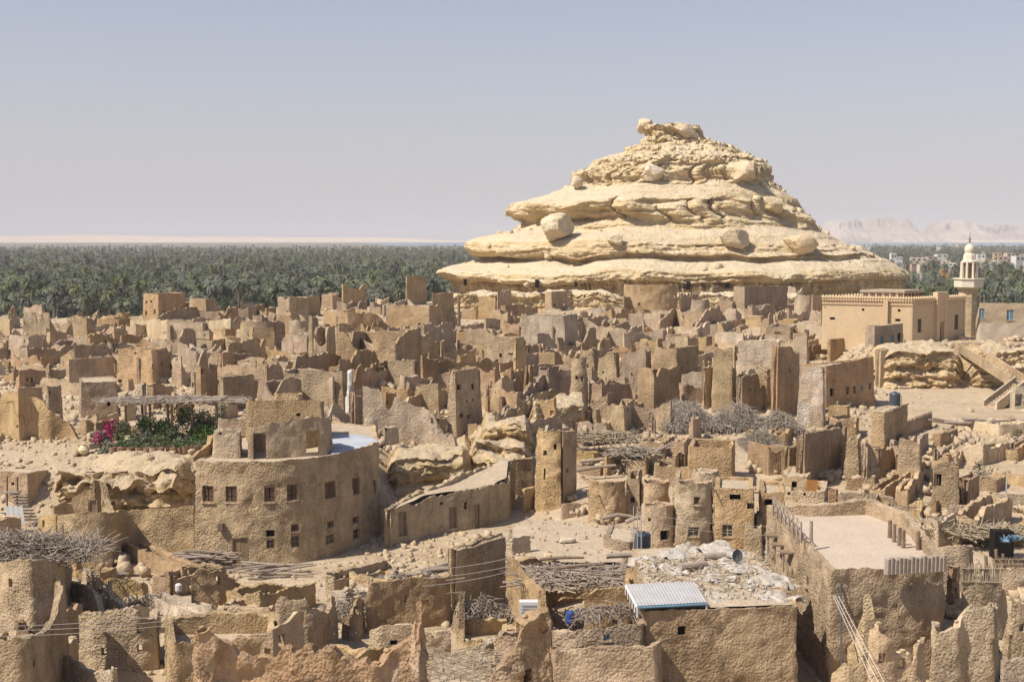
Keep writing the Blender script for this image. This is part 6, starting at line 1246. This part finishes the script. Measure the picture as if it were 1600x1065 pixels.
# small walls, roof and drums on the right edge
H(1570,1650,1655,772,802,4,.05,A_,roof=.05,label='low sandy roofed shed at the right edge above the fences')
g=hit(1570,800); 
for i in range(3): c=P(1572+i*12,777,g[1]+1); mb=MB(c); mb.tube([c-(.9,0,0),c+(.9,0,0)],.22,10); tag(mb.build('palm_log','greywood',None,True),['left','middle','right'][i]+' palm trunk laid along the shed roof at the right edge','log')
c=hit(1571,812); mb=MB(c); mb.tube([c,c+(0,0,3.1)],.05,6); tag(mb.build('thin_pole','tin'),'thin white pole by the shed at the right edge','pole')
# ------------------------------------------------------------------ ladder, tin sheet, lamp, cables
g=hit(30,822); zt=P(12,745,g[1])[2]; t=thing('wooden_stair',g,'wooden plank stair leaning by the hut at the far left','stair'); o0=tuple(t.location)
for px in (11,27):
    p=P(px,815,g[1]); q_=P(px,744,g[1]); mb=MB(o0); mb.tube([p,q_],.07,6); mb.build('post','wood',t)
for i in range(9):
    p=P(28+i*2.4,772+i*5,g[1]-.2); mb=MB(o0); mb.box(p,(1.1,.45,.07)); mb.build('tread','greywood',t)
p=P(19,768,g[1]); mb=MB(o0); mb.box(p,(1.2,.8,.08)); mb.build('landing_board','greywood',t)
c=P(22,810,g[1]-2); n=14; V=[];Fs=[]
for j in range(2):
    for i in range(n): V.append(c+np.array(((i/(n-1)-.5)*1.3+j*.35,-j*.5,.95-j*1.3+.03*math.sin(i*1.6))))
mb=MB(c); mb.add(V,[(i,i+n,i+n+1,i+1) for i in range(n-1)]); tag(mb.build('tin_sheet','tin'),'ribbed pale tin sheet leaning at the far left edge','tin sheet')
mb=MB(c-(1.1,0,.2)); mb.box(c-(1.1,0,.2),(.9,.6,1.2),.3); tag(mb.build('blue_crate','bluegrey'),'dark blue grey bundle beside the tin sheet at the far left','bundle')
p=hit(284,962); q_=P(279,921,p[1]); t=thing('yard_lamp',p,'small white headed lamp on a thin pole before the ruined doorway','lamp'); mb=MB(p); mb.tube([p,q_],.045,6); mb.build('pole','tin',t); mb=MB(p); mb.lathe(q_,[(.16,-.1),(.2,0),(.2,.3),(.1,.38)],10); mb.build('lamp_head','white',t); mb=MB(p); mb.lathe(q_-(0,0,.25),[(.12,0),(.16,.14)],10); mb.build('socket','rust',t)
def cable(a,b,sag,r,label,grp,d0,d1):
    p=P(*a,d0);q_=P(*b,d1); n=14; pts=[p*(1-i/n)+q_*(i/n)-np.array((0,0,sag*4*(i/n)*(1-i/n))) for i in range(n+1)]; mb=MB(p); mb.tube(pts,r,4); tag(mb.build('power_cable','cable'),label,'cable',grp)
for i,(y0,y1,nm) in enumerate([(978,961,'topmost'),(985,969,'middle'),(994,976,'lowest')]): cable((-40,y0),(262,y1),.12,.014,f'{nm} of three pale cables crossing the left foreground','three cables in the left foreground',50,58)
for i,(y0,y1,nm) in enumerate([(890,872,'topmost'),(902,885,'middle'),(915,893,'lowest')]): cable((660,y0),(792,y1),.1,.013,f'{nm} of three pale cables before the shaded square wall','three cables in the middle foreground',60,64)
for i,(x0,x1,nm) in enumerate([(1302,1372,'left'),(1305,1382,'middle'),(1310,1392,'right')]): cable((x0,930),(x1,1085),.0,.016,f'{nm} pale cable running down beside the rough spire','cables beside the rough spire',60,52)
for i,(y0,y1,nm) in enumerate([(800,822,'upper'),(812,836,'lower')]): cable((998,y0),(1230,y1),.25,.012,f'{nm} thin cable from the poles to the framed window house','cables at the turret house',76,80)
p=P(1313,895,61.5); q_=P(1315,1060,59); mb=MB(p); mb.tube([p,q_],.045,6); tag(mb.build('drain_pipe','bluegrey'),'blue grey drain pipe on the front of the terrace house','pipe')
p=P(345,822,86.0); mb=MB(p); mb.box(p,(.35,.5,.5)); tag(mb.build('wall_lamp','rust'),'dark old lamp bracket left of the plank door on the curved building','lamp')
p=P(1560,950,60)
# ------------------------------------------------------------------ filler walls between the houses
def blocked(x,y,r):
    return any((x-a)**2+((y-b)*.8)**2<(r+c*.8)**2 for a,b,c in FOOT)
random.seed(3); nfill=0
for _ in range(2600):
    if nfill>=270: break
    px=R.uniform(-20,1290); yB=R.triangular(478,742,560)
    if px<340 and yB>605: continue
    if px>1000 and 620<yB<690: continue
    if px<830 and yB>700: continue
    if yB<500 and px<230: continue
    if px>940 and yB>690: continue
    g=hit(px,yB)
    if g[1]>300 or blocked(g[0],g[1],1.3): continue
    hm=R.uniform(1.3,4.2); wpx=R.uniform(2.5,6)*F/g[1]; t_=R.choice([T_,T_,P_,A_,T_,G_]); hp=hm*F/g[1]
    s=R.random(); a_=R.uniform(15,55); l_=R.uniform(.1,.9); words=('low' if hm<1.8 else '')
    if s<.3:
        n_=R.choice([3,4,4,5]); q=[]; x_=px-wpx; y_=yB
        for j in range(n_): q.append((x_,y_,y_-hp*R.uniform(.45,1.1))); x_+=wpx*R.uniform(.5,1.1); y_+=R.uniform(-1,1)*hp*.5
        try: poly(q,ero=.4,fine=.2,tone=t_,th=.4,words=words,edge=2)
        except Exception: continue
    elif s<.6: H(px-wpx*l_,px,px+wpx*(1-l_),yB-hp,yB,a_,R.uniform(.3,.8),t_,words=words,edge=R.choice([0,3,5]))
    elif s<.8: H(px-wpx*.8,px,px,yB-hp,yB,a_*.7,.5,t_,words=words,edge=2)
    else: H(px,px,px+wpx*.8,yB-hp,yB,a_,.5,t_,words=words,edge=2)
    nfill+=1
for _ in range(900):
    if nfill>=305: break
    px=R.uniform(-20,900) if R.random()<.75 else R.uniform(1280,1620); yB=R.uniform(915,1130)
    if px>1280: yB=R.uniform(700,860)
    if 300<px<720 and yB<925: continue
    g=hit(px,yB)
    if blocked(g[0],g[1],1.6): continue
    hm=R.uniform(1.,2.4); wpx=R.uniform(3,6.5)*F/g[1]; hp=hm*F/g[1]; a_=R.uniform(10,55); l_=R.uniform(.3,.9)
    H(px-wpx*l_,px,px+wpx*(1-l_),yB-hp,yB,a_,R.uniform(.3,.7),R.choice([T_,P_,T_,A_]),edge=R.choice([0,3]),dep=1.5); nfill+=1
# rubble
n=24000; rs=np.random.RandomState(8); pxs=rs.uniform(-40,1640,n); pys=np.where(rs.rand(n)<.6,rs.uniform(482,700,n),rs.uniform(560,1100,n))
pp=[]; 
d=2.6*0+rs.uniform(0,1,n)
for a,b in zip(pxs,pys):
    if 1385<a<1640 and 560<b<665 and rs.rand()<.93: continue
    pp.append((a,b))
def hitv(px,py):
    px=np.array(px);py=np.array(py); cx=(px-800)/F; cy=(532.5-py)/F; dy=math.cos(PIT)+math.sin(PIT)*cy; dz=-math.sin(PIT)+math.cos(PIT)*cy
    rx=cx/dy; rz=dz/dy; D=np.arange(30,330,1.)+np.random.RandomState(2).rand()*0; res=np.full(len(px),330.)
    g=G(rx[:,None]*D[None],np.repeat(D[None],len(px),0)); z=EYE+rz[:,None]*D[None]; k=np.argmax(z<=g,1); return np.stack([rx*D[k],D[k],g[np.arange(len(px)),k]],-1)
hp_=hitv(*zip(*pp)); hp_=hp_[(hp_[:,1]>42)&(hp_[:,1]<320)]
cl=fbm(hp_[:,0]*.13,hp_[:,1]*.13,0,66,3); hp_=hp_[(cl>-.2)|(rs.rand(len(hp_))<.35)]
hp_[:,:2]+=rs.normal(size=(len(hp_),2))*1.0; hp_[:,2]=G(hp_[:,0],hp_[:,1])
stones('rubble',hp_,(.12+.42*rs.rand(len(hp_))**4)*np.clip(hp_[:,1]/110,.8,1.6),'stone','loose rubble and broken mudbrick strewn between the ruined walls')
for _ in range(400):   # the town goes on past both sides of the frame
    if nfill>=345: break
    px=R.uniform(-330,-40) if R.random()<.5 else R.uniform(1640,2000); yB=R.uniform(540,900)
    g=hit(px,yB)
    if g[1]>230 or blocked(g[0],g[1],2): continue
    hm=R.uniform(1.5,4.5); wpx=R.uniform(3,7)*F/g[1]; hp=hm*F/g[1]; l_=R.uniform(.2,.9)
    H(px-wpx*l_,px,px+wpx*(1-l_),yB-hp,yB,R.uniform(20,60),R.uniform(.1,.5),R.choice([T_,P_,T_,A_])); nfill+=1
q_=hitv(*zip(*[(R.uniform(560,780),R.uniform(838,935)) for _ in range(500)])); q_[:,:2]+=NR.normal(size=(500,2))*.5; q_[:,2]=G(q_[:,0],q_[:,1]); stones('lane_rubble',q_,.1+.45*NR.rand(500)**3,'stone','rubble lying along the lane right of the curved building')
# rubble heaps inside / beside houses
hs_=[]
for a,b,c in FOOT:
    if R.random()<.45 and b<290:
        m_=R.randint(8,34); ang=NR.rand(m_)*6.28; rr=np.sqrt(NR.rand(m_))*c*.75; X=a+rr*np.cos(ang); Y=b+rr*np.sin(ang)
        hs_.append(np.stack([X,Y,G(X,Y)+.1+.35*NR.rand(m_)],-1))
hs_=np.concatenate(hs_); stones('fallen_mudbrick',hs_,.25+.5*NR.rand(len(hs_)),'stone','heaps of fallen mud lumps inside the roofless houses')
# ------------------------------------------------------------------ labels for the ruins
def place(px,py):
    Z=[(0,220,480,530,'at the far left edge of the town'),(220,420,440,545,'near the tall flat topped house'),(420,640,420,520,'on the skyline before the palm grove'),(640,800,420,520,'at the left foot of the hill'),
    (800,980,430,520,'under the middle of the hill'),(980,1140,430,530,'under the right half of the hill'),(1140,1300,430,530,'between hill and mosque'),(0,160,530,600,'in the rows at the left edge'),(160,330,530,600,'above the garden pergola'),
    (0,200,600,700,'behind the sandy terrace'),(160,360,590,700,'behind the garden'),(330,470,540,660,'behind the curved building roof'),(470,600,500,620,'left of the broad central house'),(330,480,500,545,'in the upper left rows'),
    (600,700,500,600,'beside the broad central house'),(700,830,500,580,'around the house with four holes'),(830,960,520,600,'left of the leaning frond heap, upper row'),(960,1110,520,600,'above the dry frond heap'),(1110,1300,520,680,'left of the long windowed house'),
    (540,700,600,720,'left of the tall tower house'),(700,830,580,680,'right of the tall tower house'),(830,960,600,700,'above the round tower'),(960,1110,600,700,'beside the dry frond heap'),(890,1110,690,760,'behind the round turrets'),
    (1110,1260,680,770,'right of the plain rectangular block'),(1230,1400,620,720,'around the water tank roof'),(1400,1600,640,720,'at the edge of the right courtyard'),(1240,1400,720,830,'behind the roof terrace'),(1400,1600,720,830,'near the grey house with black window')]
    for a,b,c,d,t in Z:
        if a<=px<b and c<=py<d: return t
    if py<560: return 'in the upper rows'
    v='left' if px<540 else 'middle' if px<1080 else 'right'
    return f'in the {v} foreground' if py>830 else f'in the {v} of the town'
TN={'tan':'tan','pink':'pinkish brown','grey':'greyish','yellow':'ochre','pale':'pale','salt':'salt stained','whitewash':'whitewashed','red':'reddish','stoneblock':'stony'}
NW=['no','one hole','two holes','three holes','several holes']
auto={}
for a in ADJ:
    if a['label']: a['o']['label']=a['label']; continue
    sz='tall' if a['H']>6 else 'low' if a['H']<3.1 else ''
    wd='broad' if a['Wd']>30 else 'narrow' if a['Wd']<11 else ''
    ws=a['words'].split() if a['words'] else []
    if sz in ws: sz=''
    if wd in ws: wd=''
    kind={'ruined house':'roofless mud ruin','ruined wall':'broken mud wall','mudbrick house':'flat roofed mud house','round tower':'rounded mud ruin'}.get(a['cat'],a['cat'])
    pre=[w for w in [sz,wd]+([a['words']] if a['words'] and not a['words'].startswith(('with','below','inside')) else []) if w]
    t=' '.join(pre+[TN.get(a['tone'],''),kind]).strip()
    if a['holes']: t+=' with '+NW[min(a['holes'],4)]
    t+=' '+place(a['px'],a['py']); auto.setdefault(t,[]).append(a)
ORD=['leftmost','second','third','fourth','fifth','sixth','seventh','eighth','ninth','tenth']
for t,l in auto.items():
    l.sort(key=lambda a:a['px']); n=len(l)
    for i,a in enumerate(l):
        if n==1: s=t
        elif n==2: s=t+(', left one' if i==0 else ', right one')
        else: s=t+(', leftmost' if i==0 else ', rightmost' if i==n-1 else f', {ORD[min(i,9)]} from left')
        w_=s.split(); 
        if len(w_)>16: s=' '.join(s.replace(' of the town','').replace(' the ',' ').replace(' with no','').split()[:16])
        a['o']['label']=s
HAZE=1.15e-4
# ------------------------------------------------------------------ haze
hz=MB(); hz.box((0,7000,74),(44000,26000,166)); o=hz.build('haze',None); me=o.data
hm=bpy.data.materials.new('haze_air'); hm.use_nodes=True; hm.node_tree.nodes.clear(); ou=hm.node_tree.nodes.new('ShaderNodeOutputMaterial'); pv=hm.node_tree.nodes.new('ShaderNodeVolumePrincipled')
pv.inputs['Color'].default_value=(1,.965,.97,1); pv.inputs['Density'].default_value=HAZE; pv.inputs['Anisotropy'].default_value=-.1
hm.node_tree.links.new(pv.outputs[0],ou.inputs['Volume']); me.materials.append(hm); tag(o,kind='stuff',label='thin pale desert haze over the oasis and the far mesas',cat='haze')
